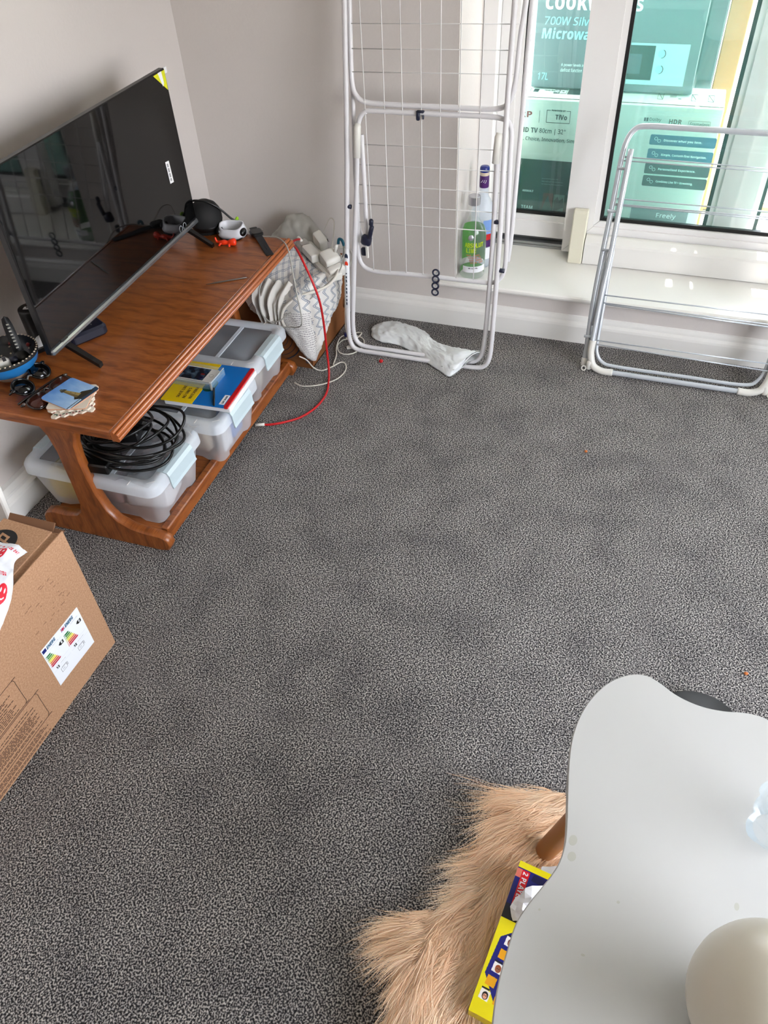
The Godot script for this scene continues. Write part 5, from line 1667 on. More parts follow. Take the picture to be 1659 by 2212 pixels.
func far_corner() -> void:
	# brown carton with hand holes
	var t := thing("brown_carton", "brown cardboard carton with oval hand holes beyond the end of the bench", "carton", Vector3(0.522, 0, 0.423))
	var H := 0.262
	var L := 0.345
	var face := func(st: SurfaceTool, holes: Array, len: float, tr: Transform3D) -> void:
		# a board wall with oval holes cut through it
		var x := 0.0
		for h in holes:
			var poly := PackedVector2Array()
			panel2(st, tr, x, h[0] - 0.022, 0, H)
			panel2(st, tr, h[0] - 0.022, h[0] + 0.022, h[1] + 0.026, H)
			panel2(st, tr, h[0] - 0.022, h[0] + 0.022, 0, h[1] - 0.026)
			var n := 24
			for k in n:
				var a := TAU * k / n
				var b := TAU * (k + 1) / n
				var pin := Vector2(h[0] + cos(a) * 0.017, h[1] + sin(a) * 0.021)
				var qin := Vector2(h[0] + cos(b) * 0.017, h[1] + sin(b) * 0.021)
				var po := square_pt(a, Vector2(h[0], h[1]), 0.022, 0.026)
				var qo := square_pt(b, Vector2(h[0], h[1]), 0.022, 0.026)
				for z in [0.0, -0.004]:
					if z == 0.0: quad(st, tr * Vector3(pin.x, pin.y, z), tr * Vector3(po.x, po.y, z), tr * Vector3(qo.x, qo.y, z), tr * Vector3(qin.x, qin.y, z))
					else: quad(st, tr * Vector3(pin.x, pin.y, z), tr * Vector3(qin.x, qin.y, z), tr * Vector3(qo.x, qo.y, z), tr * Vector3(po.x, po.y, z))
				quad(st, tr * Vector3(pin.x, pin.y, 0), tr * Vector3(qin.x, qin.y, 0), tr * Vector3(qin.x, qin.y, -0.004), tr * Vector3(pin.x, pin.y, -0.004))
			x = h[0] + 0.022
		panel2(st, tr, x, len, 0, H)
	var st := mb(false)
	face.call(st, [[0.080, 0.077], [0.326, 0.082]], L, Transform3D(Basis(Vector3(0, 0, -1), Vector3.UP, Vector3(1, 0, 0)), Vector3.ZERO))
	obj("long_side", st, M["brown card"], t)
	st = mb(false)
	panel2(st, Transform3D(Basis.IDENTITY, Vector3(-0.30, 0, 0)), 0, 0.30, 0, H)
	obj("short_side", st, M["brown card"], t)
	st = mb(false)
	panel(Vector3(-0.30, 0, -L), Vector3(-0.296, H, 0), st)
	panel(Vector3(-0.30, 0, -L), Vector3(0, H, -L + 0.004), st)
	panel(Vector3(-0.30, 0.0, -L), Vector3(0, 0.004, 0), st)
	obj("rear_sides", st, M["brown card"], t)
	st = mb(false)
	panel(Vector3(-0.30, H, -L), Vector3(0, H + 0.004, 0), st)
	obj("lid_flap", st, M["brown card"], t)
	# dark blue curved print on the short side, marks on the long side
	for k in 5:
		st = mb()
		var pts := PackedVector3Array()
		var r := 0.030 + k * 0.016
		for q in 12:
			var a := lerpf(-1.5, 0.6, q / 11.0)
			pts.append(Vector3(-0.125 + cos(a) * r, 0.115 + sin(a) * r, 0.0003))
		tube(st, pts, 0.0009 if k < 4 else 0.002, 5)
		obj("curved_print", st, M["print blue"], t)
	st = mb(false)
	for q in [[0, 0], [0.0, 0.007], [0.0, 0.018], [0.010, 0.010]]: box(st, Vector3(-0.018 + q[0], 0.022 + q[1], 0.0), Vector3(0.010, 0.004, 0.0008), 0)
	obj("small_print", st, M["print blue"], t)
	st = mb(false)
	for k in 3: box(st, Vector3(0.0002, 0.225 - k * 0.010, -0.285), Vector3(0.0008, 0.0016, 0.060), 0)
	obj("line_print", st, M["print blue"], t)
	cloth()
	sockets()

func panel2(st: SurfaceTool, tr: Transform3D, x0: float, x1: float, y0: float, y1: float) -> void:
	if x1 - x0 < 0.0005: return
	box(st, tr * Vector3((x0 + x1) * 0.5, (y0 + y1) * 0.5, -0.002), Vector3(x1 - x0, y1 - y0, 0.004), 0.0, tr.basis)

func square_pt(a: float, c: Vector2, hx: float, hy: float) -> Vector2:
	var d := Vector2(cos(a), sin(a))
	var s := minf(hx / maxf(absf(d.x), 1e-5), hy / maxf(absf(d.y), 1e-5))
	return c + d * s

func cloth() -> void:
	var im := Image.create(512, 512, false, Image.FORMAT_RGB8)
	im.fill(Color(0.82, 0.81, 0.79))
	var ink := Color(0.45, 0.49, 0.55)
	for c in 7:                                             # zigzag columns on the right, lattice on the left
		for k in 12:
			var x := 264.0 + c * 40
			var y := 8.0 + k * 32
			for e in [0.0, 7.0]:
				line(im, Vector2(x + e, y), Vector2(x + 24 + e, y + 16), 2.4, ink)
				line(im, Vector2(x + 24 + e, y + 16), Vector2(x + e, y + 32), 2.4, ink)
	for k in 14:
		for e in [0.0, 6.0]:
			line(im, Vector2(0, k * 32.0 + e), Vector2(236, k * 32.0 - 80 + e), 2.0, ink)
			line(im, Vector2(k * 28.0 - 120 + e, 0), Vector2(k * 28.0 + e, 260), 2.0, ink)
	im.fill_rect(Rect2i(0, 310, 330, 202), Color(0.83, 0.82, 0.80))
	for r in 33:                                            # rows of small print on the hanging corner
		var x := 20
		while x < 330:
			var l := rng.randi_range(3, 12)
			im.fill_rect(Rect2i(x, 314 + r * 6, l, 2), Color(0.52, 0.50, 0.52))
			x += l + 3
	var m := tex_mat("printed cloth", im, 0.8)
	var t := thing("printed_cloth", "rumpled white printed cloth hanging over the corner of the brown carton", "cloth")
	var st := mb()
	var rows := [
		V([[0.27, 0.30, 0.10], [0.33, 0.318, 0.085], [0.39, 0.30, 0.08], [0.45, 0.278, 0.075], [0.50, 0.272, 0.075], [0.528, 0.262, 0.080]]),
		V([[0.28, 0.290, 0.22], [0.34, 0.322, 0.20], [0.40, 0.305, 0.18], [0.46, 0.285, 0.155], [0.51, 0.276, 0.13], [0.535, 0.245, 0.110]]),
		V([[0.29, 0.283, 0.34], [0.35, 0.312, 0.31], [0.41, 0.302, 0.28], [0.47, 0.285, 0.24], [0.522, 0.270, 0.19], [0.540, 0.220, 0.130]]),
		V([[0.30, 0.272, 0.42], [0.36, 0.280, 0.415], [0.43, 0.285, 0.385], [0.507, 0.298, 0.388], [0.545, 0.276, 0.27], [0.543, 0.195, 0.150]]),
		V([[0.33, 0.225, 0.450], [0.39, 0.245, 0.457], [0.45, 0.252, 0.460], [0.532, 0.258, 0.454], [0.556, 0.205, 0.31], [0.550, 0.165, 0.185]]),
		V([[0.37, 0.195, 0.445], [0.42, 0.190, 0.455], [0.478, 0.178, 0.462], [0.535, 0.165, 0.444], [0.552, 0.140, 0.320], [0.548, 0.140, 0.215]]),
		V([[0.41, 0.192, 0.440], [0.45, 0.160, 0.448], [0.498, 0.105, 0.456], [0.541, 0.064, 0.430], [0.546, 0.100, 0.325], [0.538, 0.128, 0.245]]),
		V([[0.44, 0.180, 0.436], [0.468, 0.140, 0.440], [0.505, 0.075, 0.448], [0.536, 0.036, 0.420], [0.536, 0.088, 0.330], [0.536, 0.120, 0.260]])]
	patch(st, rows, 8, 0.007, 28, 0.0012)
	obj("sheet", st, m, t)
	# the rolled folds at its left
	t = thing("rolled_cloth", "ruffled plain white cloth hanging by the end of the bench, left of the printed cloth", "cloth")
	st = mb()
	var prow := []
	for i in 4:
		var r := []
		for k in 13:
			var f := k / 12.0
			var wave: float = ([0.012, -0.006, 0.002, 0.015, 0.004, -0.010, 0.008, 0.014, -0.004, 0.006, -0.012, 0.010, 0.0][k]) * (0.5 + 0.3 * i)
			r.append(Vector3([0.335, 0.355, 0.372, 0.392][i] + f * [0.135, 0.105, 0.085, 0.062][i], [0.297, 0.272, 0.232, 0.188][i] + 0.010 * sin(k * 1.9 + i), [0.385, 0.455, 0.470, 0.472][i] + wave))
		prow.append(r)
	patch(st, prow, 5, 0.004, 30, 0.0012)
	obj("fold", st, mat("plain cloth", Color(0.80, 0.785, 0.76), 0.85), t)
	t = thing("white_bag", "pale crumpled plastic bag behind the far corner of the bench", "plastic bag")
	st = mb()
	patch(st, [V([[0.27, 0.275, 0.03], [0.33, 0.30, 0.022], [0.39, 0.30, 0.022], [0.45, 0.275, 0.03]]), V([[0.265, 0.30, 0.05], [0.33, 0.37, 0.042], [0.39, 0.365, 0.04], [0.455, 0.30, 0.05]]), V([[0.26, 0.31, 0.085], [0.33, 0.375, 0.08], [0.39, 0.365, 0.078], [0.46, 0.305, 0.08]]), V([[0.26, 0.29, 0.125], [0.33, 0.305, 0.13], [0.39, 0.302, 0.125], [0.46, 0.285, 0.115]])], 8, 0.010, 22, 0.001)
	obj("sheet", st, M["cable grey"], t)

func sockets() -> void:
	var b := Basis.from_euler(Vector3(0, -0.72, -0.10))
	var t := thing("extension_lead", "white multi-socket extension block lying on the cloth over the carton", "extension lead", Vector3(0.480, 0.288, 0.190))
	var st := mb(false)
	box(st, Vector3.ZERO, Vector3(0.26, 0.030, 0.055), 0.006, b)
	obj("socket_block", st, M["white plastic"], t)
	st = mb(false)
	for q in [-0.008, 0.004, 0.016]: box(st, b * Vector3(0.010 + q, 0.0155, 0.016), Vector3(0.007, 0.001, 0.003), 0, b)
	box(st, b * Vector3(0.095, -0.002, 0.0280), Vector3(0.030, 0.012, 0.001), 0, b)
	obj("socket_slot", st, M["print black"], t)
	wire("supply_cable", [[0.02, 0.004, -0.10], [0.07, 0.010, -0.09], [0.115, 0.012, -0.03], [0.118, -0.004, 0.03]], 0.0045, M["white plastic"], t)
	t = thing("usb_charger", "long white plug-in charger with the red cable, at the bench corner", "charger", Vector3(0.459, 0.317, 0.200))
	st = mb(false)
	st = mb()
	soft_box(st, b * Vector3(0.004, 0, 0), Vector3(0.082, 0.030, 0.036), 0.006, b)
	obj("casing", st, M["white plastic"], t)
	st = mb(false)
	box(st, b * Vector3(-0.062, -0.004, 0.0), Vector3(0.055, 0.028, 0.046), 0.008, b)
	obj("grey_adapter", st, M["cable grey"], t)
	st = mb(false)
	box(st, b * Vector3(-0.080, 0.013, 0.004), Vector3(0.030, 0.008, 0.010), 0.002, b)
	obj("plug_sleeve", st, M["white plastic"], t)
	t = thing("upright_plug", "flat white mains plug standing up behind the long charger", "plug", Vector3(0.464, 0.326, 0.128))
	st = mb(false)
	var b2 := Basis.from_euler(Vector3(0.2, -0.72, -0.45))
	st = mb()
	soft_box(st, Vector3.ZERO, Vector3(0.056, 0.058, 0.030), 0.009, b2)
	obj("casing", st, M["white plastic"], t)
	t = thing("square_charger", "square white charger with rounded corners at the end of the extension block", "charger", Vector3(0.540, 0.315, 0.228))
	st = mb(false)
	var b3 := Basis.from_euler(Vector3(0.15, -0.75, -0.30))
	st = mb()
	soft_box(st, Vector3.ZERO, Vector3(0.062, 0.052, 0.052), 0.012, b3)
	obj("casing", st, M["white plastic"], t)
	st = mb(false)
	st = mb()
	soft_box(st, b3 * Vector3(0.046, -0.012, 0.002), Vector3(0.034, 0.044, 0.056), 0.012, b3)
	obj("plug_body", st, M["white plastic"], t)
	st = mb()
	tube(st, PackedVector3Array([b3 * Vector3(0.0, 0.024, -0.022), b3 * Vector3(0.004, 0.052, -0.028)]), 0.0055, 8)
	obj("strain_relief", st, M["white plastic"], t)
	# cables
	wire("red_cable", [[0.398, 0.336, 0.150], [0.405, 0.352, 0.185], [0.430, 0.385, 0.27], [0.470, 0.412, 0.345], [0.508, 0.418, 0.395], [0.545, 0.390, 0.430], [0.575, 0.335, 0.445], [0.589, 0.27, 0.443], [0.590, 0.18, 0.435], [0.590, 0.09, 0.435], [0.595, 0.03, 0.445], [0.608, 0.0045, 0.485], [0.628, 0.0045, 0.555], [0.625, 0.0045, 0.63], [0.60, 0.0045, 0.695], [0.56, 0.0045, 0.735], [0.522, 0.0045, 0.76], [0.500, 0.0045, 0.768]], 0.0038, M["red"])
	tag(get_node("red_cable"), "red braided cable running from the plugs down onto the carpet", "cable")
	t = thing("cable_plug", "small white plug tip at the floor end of the red cable", "plug", Vector3(0.488, 0.006, 0.773), 0.4)
	st = mb()
	tube(st, PackedVector3Array([Vector3(-0.016, 0, 0), Vector3(0.014, 0, 0)]), 0.005, 10)
	obj("sleeve", st, M["white plastic"], t)
	var cables := [
		["watch_cable", "thin pale cable looping from under the smart watch down to the carton", [[0.392, 0.459, 0.405], [0.425, 0.462, 0.408], [0.465, 0.468, 0.425], [0.505, 0.455, 0.455], [0.535, 0.40, 0.50], [0.55, 0.335, 0.52], [0.56, 0.27, 0.53], [0.545, 0.225, 0.515], [0.50, 0.205, 0.50], [0.45, 0.205, 0.50], [0.40, 0.235, 0.495], [0.385, 0.30, 0.462], [0.395, 0.335, 0.43]], 0.0022, "cable grey"],
		["white_flex", "thick white flex curving across the printed cloth", [[0.560, 0.312, 0.225], [0.585, 0.298, 0.275], [0.578, 0.283, 0.335], [0.552, 0.282, 0.385], [0.515, 0.282, 0.43], [0.478, 0.262, 0.468], [0.462, 0.225, 0.480], [0.468, 0.190, 0.480]], 0.0048, "cable white"],
		["thin_lead", "thin grey lead crossing the cloth from the square charger", [[0.560, 0.345, 0.210], [0.588, 0.325, 0.235], [0.590, 0.300, 0.27], [0.57, 0.285, 0.33], [0.55, 0.272, 0.40], [0.50, 0.245, 0.46], [0.455, 0.215, 0.488], [0.41, 0.205, 0.49]], 0.0020, "cable grey"],
		["hanging_lead", "thin white lead hanging down the right side of the carton", [[0.575, 0.30, 0.205], [0.583, 0.25, 0.215], [0.580, 0.15, 0.225], [0.570, 0.06, 0.215], [0.573, 0.010, 0.205], [0.59, 0.004, 0.200]], 0.0020, "cable white"],
		["looping_lead", "thin lead arching over the plugs from the upright plug", [[0.470, 0.352, 0.105], [0.490, 0.392, 0.09], [0.515, 0.395, 0.11], [0.530, 0.365, 0.16], [0.538, 0.338, 0.205]], 0.0020, "cable white"],
		["floor_lead", "white lead lying in a loop on the carpet beside the far storage box", [[0.512, 0.090, 0.49], [0.520, 0.055, 0.455], [0.535, 0.018, 0.44], [0.560, 0.004, 0.43], [0.585, 0.004, 0.40], [0.605, 0.004, 0.365], [0.625, 0.004, 0.37], [0.640, 0.004, 0.41], [0.630, 0.004, 0.465], [0.590, 0.004, 0.51], [0.535, 0.004, 0.535], [0.498, 0.004, 0.525]], 0.0022, "cable white"],
		["tangled_lead", "tangle of white charging lead by the foot of the left rack", [[0.585, 0.004, 0.385], [0.575, 0.006, 0.33], [0.555, 0.004, 0.28], [0.548, 0.010, 0.22], [0.572, 0.004, 0.175], [0.610, 0.008, 0.165], [0.600, 0.004, 0.205], [0.562, 0.006, 0.225], [0.555, 0.004, 0.27], [0.585, 0.004, 0.31], [0.625, 0.004, 0.300], [0.645, 0.004, 0.245], [0.628, 0.006, 0.20], [0.59, 0.008, 0.19], [0.565, 0.004, 0.21]], 0.0022, "cable white"]]
	for c in cables:
		var o := wire(c[0], c[2], c[3], M[c[4]])
		tag(o, c[1], "cable")
	t = thing("white_connector", "small white cable connector on the carpet by the rack foot", "connector", Vector3(0.602, 0.006, 0.268), 0.5)
	st = mb(false)
	box(st, Vector3.ZERO, Vector3(0.022, 0.010, 0.012), 0.002)
	obj("shell", st, M["white plastic"], t)
	st = mb(false)
	box(st, Vector3(0.015, 0, 0), Vector3(0.009, 0.006, 0.009), 0.001)
	obj("tip", st, M["steel"], t)
	t = thing("blue_tie", "small blue cable tie in the tangled lead by the carton", "cable tie", Vector3(0.562, 0.011, 0.195), 0.7)
	st = mb(false)
	box(st, Vector3.ZERO, Vector3(0.020, 0.012, 0.016), 0.003)
	obj("band", st, mat("tie blue", Color(0.03, 0.08, 0.35), 0.5), t)
	t = thing("teal_plug", "small teal cable end sticking up behind the square charger", "plug", Vector3(0.567, 0.362, 0.190))
	st = mb()
	tube(st, curve(V([[0.012, -0.010, 0.0], [0.006, 0.008, 0], [-0.004, 0.010, 0], [-0.008, -0.006, 0]]), 5), 0.005, 8)
	obj("grip", st, M["teal"], t)
	st = mb()
	tube(st, curve(V([[0.012, -0.010, 0.0], [0.014, -0.030, 0.01], [0.008, -0.048, 0.02]]), 5), 0.003, 8)
	obj("lead_end", st, M["cable grey"], t)

func floor_bits() -> void:
	var t := thing("mailing_bag", "white padded mailing bag lying flat on the carpet across the left rack's foot", "mailing bag", Vector3.ZERO)
	var secs := [[[0.634, 0.115], [0.640, 0.135], 0.006], [[0.650, 0.085], [0.655, 0.175], 0.014], [[0.689, 0.056], [0.700, 0.200], 0.026], [[0.76, 0.072], [0.763, 0.204], 0.034], [[0.835, 0.10], [0.835, 0.238], 0.036], [[0.892, 0.155], [0.900, 0.285], 0.034], [[0.955, 0.195], [0.955, 0.322], 0.036], [[1.020, 0.215], [1.000, 0.346], 0.038], [[1.085, 0.222], [1.030, 0.300], 0.034]]
	var rows := []
	var low := []
	for s in secs:
		var r := []
		var l := []
		for k in 7:
			var f := k / 6.0
			var p := Vector2(s[0][0], s[0][1]).lerp(Vector2(s[1][0], s[1][1]), f)
			var base := 0.004 + 0.022 * clampf((p.x - 0.90) / 0.12, 0, 1) * clampf((0.315 - p.y) / 0.03, 0, 1)
			r.append(Vector3(p.x, base + s[2] * pow(sin(PI * f), 0.5) * 0.8 + 0.002, p.y))
			l.append(Vector3(p.x, base, p.y))
		rows.append(r); low.append(l)
	var st := mb()
	var cols := []
	for k in 7:
		var c := []
		for s in rows.size(): c.append(rows[s][k])
		cols.append(c)
	patch(st, cols, 9, 0.0055, 26, 0.001)
	cols = []
	for k in 7:
		var c := []
		for s in low.size(): c.append(low[s][k])
		cols.append(c)
	patch(st, cols, 6, 0, 1, 0.001)
	obj("pouch", st, M["mailer"], t)
	st = mb()
	tube(st, curve(V([[1.085, 0.030, 0.222], [1.075, 0.050, 0.245], [1.055, 0.052, 0.27], [1.030, 0.030, 0.300]]), 6), 0.0016, 6)
	obj("open_edge", st, M["white paper"], t)
	st = mb(false)
	for k in 3: box(st, Vector3(0.962 + k * 0.022, 0.020 + 0.001 * k, 0.318 + k * 0.006), Vector3(0.006, 0.0008, 0.003), 0)
	obj("small_print", st, M["cable grey"], t)
	t = thing("red_scrap", "tiny red scrap on the carpet in front of the left rack", "scrap", Vector3(0.741, 0.0, 0.322))
	st = mb()
	sphere(st, Vector3(0, 0.006, 0), Vector3(0.008, 0.007, 0.007), Basis.from_euler(Vector3(0.4, 0.3, 0.5)), 7, 5)
	obj("lump", st, M["red"], t)
	for q in [[1.497, 0.618, "tiny orange crumb lying alone in the middle of the carpet"], [1.955, 1.30, "tiny orange crumb on the carpet near the white table's far edge"]]:
		t = thing("crumb", q[2], "crumb", Vector3(q[0], 0.0, q[1]))
		st = mb()
		sphere(st, Vector3(0, 0.004, 0), Vector3(0.005, 0.004, 0.004), Basis.IDENTITY, 7, 5)
		obj("lump", st, mat("crumb", Color(0.75, 0.42, 0.2), 0.8), t)

# ---------------------------------------------------------------- foreground
func big_carton() -> void:
	var t := thing("large_carton", "large tan cardboard carton with an energy label, at the left edge", "carton", Vector3(0.521, 0, 1.653))
	var H := 0.386
	var L := 0.62
	var W := 0.15
	var st := mb(false)
	panel(Vector3(-0.004, 0, 0), Vector3(0, H, L), st, 0.001)
	obj("front_board", st, M["cardboard"], t)
	st = mb(false)
	panel(Vector3(-W, 0, 0), Vector3(-W + 0.004, H - 0.01, L), st, 0.001)
	panel(Vector3(-W + 0.004, 0, 0), Vector3(-0.004, H - 0.012, 0.004), st, 0.001)
	panel(Vector3(-W + 0.004, 0, L - 0.004), Vector3(-0.004, H - 0.012, L), st, 0.001)
	panel(Vector3(-W + 0.004, 0.0, 0.004), Vector3(-0.004, 0.004, L - 0.004), st)
	obj("side_boards", st, M["cardboard"], t)
	# top: a flap from the back lying over, not quite closed; front board's own flap below it
	st = mb(false)
	box(st, Vector3(-0.085, H - 0.002, L * 0.5 + 0.004), Vector3(0.122, 0.004, L - 0.004), 0.001, Basis(Vector3(0, 0, 1), -0.05))
	obj("top_flap", st, M["cardboard"], t)
	st = mb(false)
	box(st, Vector3(-0.022, H - 0.010, L * 0.5), Vector3(0.040, 0.003, L - 0.012), 0.001, Basis(Vector3(0, 0, 1), -0.22))
	obj("inner_flap", st, M["cardboard"], t)
	st = mb(false)
	box(st, Vector3(-0.078, H - 0.014, 0.012), Vector3(0.136, 0.003, 0.05), 0.001, Basis(Vector3(0, 0, 1), -0.02))
	box(st, Vector3(-0.085, H - 0.004, -0.004), Vector3(0.115, 0.022, 0.003), 0.001, Basis.from_euler(Vector3(-0.9, 0.05, -0.03)))
	obj("end_flap", st, M["card inside"], t)
	# round black emblem on the flap with two cut-out letters
	var up := Transform3D(Basis(Vector3(0, 0, -1), Vector3(-1, 0, 0), Vector3(0, 1, 0)) , Vector3(-0.107, H + 0.0022, 0.068))
	st = mb(false)
	var emblem := PackedVector2Array()
	for k in 40: emblem.append(Vector2(cos(TAU * k / 40) * 0.036, sin(TAU * k / 40) * 0.036))
	prism(st, emblem, 0.0004, up)
	obj("emblem", st, M["print black"], t)
	st = mb(false)
	var lift := 0
	for q in [[-0.019, 0.010, 0.0055, 0.054], [-0.006, -0.003, 0.0055, 0.028], [-0.0125, 0.0085, 0.014, 0.0055], [0.006, -0.010, 0.0055, 0.054], [0.019, -0.001, 0.0055, 0.024], [0.0125, 0.0085, 0.014, 0.0055], [0.0125, -0.0105, 0.014, 0.0055]]:
		var p := PackedVector2Array()
		for c in [[-1, -1], [1, -1], [1, 1], [-1, 1]]:
			var v := Vector2(q[0] + c[0] * q[2] * 0.5, q[1] + c[1] * q[3] * 0.5)
			v.x += v.y * 0.28
			p.append(v.limit_length(0.0357))
		prism(st, p, 0.0004, up.translated_local(Vector3(0, 0, 0.0003 + 0.00012 * lift)))
		lift += 1
	obj("emblem_letters", st, M["cardboard"], t)
	# printed energy label: two labels side by side, read from the carton's front
	var im := Image.create(320, 312, false, Image.FORMAT_RGB8)
	im.fill(Color(0.90, 0.91, 0.93))
	var bars := [Color(0.02, 0.42, 0.20), Color(0.20, 0.52, 0.20), Color(0.55, 0.68, 0.15), Color(0.90, 0.88, 0.10), Color(0.85, 0.50, 0.12), Color(0.80, 0.22, 0.15), Color(0.72, 0.05, 0.20)]
	for s in 2:
		var ox: int = 6 + s * 157
		if s == 0: im.fill_rect(Rect2i(ox, 12, 30, 24), Color(0.08, 0.14, 0.42))
		else:
			im.fill_rect(Rect2i(ox, 12, 30, 24), Color(0.85, 0.80, 0.85))
			line(im, Vector2(ox, 12), Vector2(ox + 30, 36), 3, Color(0.3, 0.3, 0.6)); line(im, Vector2(ox, 36), Vector2(ox + 30, 12), 3, Color(0.3, 0.3, 0.6))
			im.fill_rect(Rect2i(ox + 12, 12, 6, 24), Color(0.75, 0.05, 0.1)); im.fill_rect(Rect2i(ox, 21, 30, 6), Color(0.75, 0.05, 0.1))
		text_rows(im, ox + 72, 44, 62, 1, 4, 2, Color(0.55, 0.56, 0.6))
		im.fill_rect(Rect2i(ox, 50, 148, 1), Color(0.75, 0.76, 0.8))
		for k in 7:
			var l: int = 36 + k * 7
			fill_poly(im, [[ox, 66 + k * 14], [ox + l, 66 + k * 14], [ox + l + 7, 71 + k * 14], [ox + l, 77 + k * 14], [ox, 77 + k * 14]], bars[k])
		fill_poly(im, [[ox + 104, 86], [ox + 118, 74], [ox + 144, 74], [ox + 144, 98], [ox + 118, 98]], Color(0.03, 0.03, 0.03))
		im.fill_rect(Rect2i(ox, 172, 148, 1), Color(0.75, 0.76, 0.8))
		text_rows(im, ox + 60, 190, 58, 1, 4, 2, Color(0.45, 0.46, 0.5))
		im.fill_rect(Rect2i(ox, 204, 148, 1), Color(0.75, 0.76, 0.8))
		for q in [[42, 226, 46, 1], [42, 254, 46, 1], [42, 226, 1, 28], [88, 226, 1, 28], [52, 222, 40, 1], [92, 222, 1, 26], [98, 224, 1, 26]]: im.fill_rect(Rect2i(ox + q[0], q[1], maxi(q[2], 2), maxi(q[3], 2)), Color(0.35, 0.36, 0.38))
		text_rows(im, ox + 54, 238, 22, 2, 5, 2, Color(0.5, 0.5, 0.52))
	st = mb(false)
	var z0 := 0.181
	var z1 := 0.0535
	quad_uv(st, Vector3(0.0006, 0.2005, z0), Vector3(0.0006, 0.074, z0 - 0.003), Vector3(0.0006, 0.0705, z1), Vector3(0.0006, 0.197, z1))
	box(st, Vector3(0.0002, 0.1355, (z0 + z1) * 0.5), Vector3(0.0006, 0.125, 0.126), 0)
	var lab := obj("energy_label", st, tex_mat("energy label", im, 0.4), t)
	lab.set_meta("label", "white double energy rating label")
	var face := Basis(Vector3(0, 0, -1), Vector3(0, 1, 0), Vector3(1, 0, 0))
	for s in 2:
		var zz := z0 - 0.016 - s * 0.0625
		lettering("ENERG", t, M["bar blue"], Transform3D(face, Vector3(0.0008, 0.1865 - s * 0.0016, zz)), 0.027, 0.0085, true, 0.2)
		lettering("12", t, M["print black"], Transform3D(face, Vector3(0.0008, 0.1185 - s * 0.0016, zz + 0.003)), 0.009, 0.0065, true)
		for k in 7: lettering("ABCDEFG"[k], t, M["white paper"], Transform3D(face, Vector3(0.0009, 0.1698 - k * 0.00565 - s * 0.0016, zz + 0.0128)), 0.0028, 0.0032, true)
		lettering("E", t, M["white paper"], Transform3D(face, Vector3(0.0009, 0.1625 - s * 0.0016, zz - 0.036)), 0.0042, 0.0055, true)
	# printed panels of small type at the lower left
	for q in [[0.262, 0.213, 0.132, 0.245], [0.236, 0.128, 0.043, 0.245]]:
		st = mb()
		var za: float = q[0]
		var pts := curve(V([[0.0003, q[1], 0.60], [0.0003, q[1], za + 0.02], [0.0003, q[1], za + 0.006], [0.0003, q[1] - 0.006, za], [0.0003, q[1] - 0.02, za], [0.0003, q[2] + 0.02, za], [0.0003, q[2] + 0.006, za], [0.0003, q[2], za + 0.006], [0.0003, q[2], za + 0.02], [0.0003, q[2], 0.60]]), 4)
		tube(st, pts, 0.0006, 5)
		obj("panel_outline", st, M["print brown"], t)
	st = mb(false)
	var rr := RandomNumberGenerator.new()
	rr.seed = 17
	var row := 0
	for y in [0.190, 0.186, 0.178, 0.171, 0.165, 0.159, 0.154, 0.149, 0.144, 0.139, 0.112, 0.104, 0.094, 0.0895, 0.0855, 0.0815, 0.0775, 0.0735, 0.068, 0.064, 0.055, 0.051, 0.034, 0.030, 0.025, 0.021, 0.0125, 0.0085]:
		var z := 0.285 if y > 0.13 else (0.258 if y > 0.045 else 0.252)
		z += rr.randf() * 0.03 if row % 3 else 0.0
		row += 1
		while z < 0.50:
			var l := rr.randf_range(0.003, 0.012)
			box(st, Vector3(0.0003, y, z + l * 0.5), Vector3(0.0005, 0.0015, l), 0)
			z += l + 0.0022
	obj("small_print", st, M["print brown"], t)
	st = mb(false)
	for k in 26:
		box(st, Vector3(0.0002, 0.335 - rr.randf() * 0.05 - (0.05 if k % 2 else 0.0), 0.055 + rr.randf() * 0.11), Vector3(0.0004, 0.0013, rr.randf_range(0.003, 0.012)), 0)
	obj("worn_print", st, mat("faint print", Color(0.50, 0.365, 0.27), 0.85), t)
	# paper bag with red faces lying over the carton's top edge
	t = thing("paper_bag", "white paper bag with red smiley faces lying over the top of the large carton", "paper bag")
	var pim := Image.create(256, 256, false, Image.FORMAT_RGB8)
	pim.fill(Color(0.87, 0.88, 0.90))
	var red := Color(0.80, 0.05, 0.16)
	for q in [[60, 60], [175, 50], [120, 135], [210, 140], [50, 190], [165, 215]]:
		disc_fill(pim, q[0], q[1], 19, 20, red)
		disc_fill(pim, q[0] - 7, q[1] - 7, 3, 5, Color(0.9, 0.9, 0.9)); disc_fill(pim, q[0] + 7, q[1] - 7, 3, 5, Color(0.9, 0.9, 0.9))
		for k in 9:
			var a := lerpf(0.5, PI - 0.5, k / 8.0)
			disc_fill(pim, q[0] + cos(a) * 11, q[1] + 2 + sin(a) * 8, 1.8, 1.8, Color(0.9, 0.9, 0.9))
	for q in [[100, 84, "a"], [18, 120, "b"], [150, 96, "c"], [80, 240, "d"], [8, 20, "e"], [110, 180, "f"], [200, 190, "g"], [115, 20, "h"]]: glyphs(pim, q[0], q[1], red)
	st = mb()
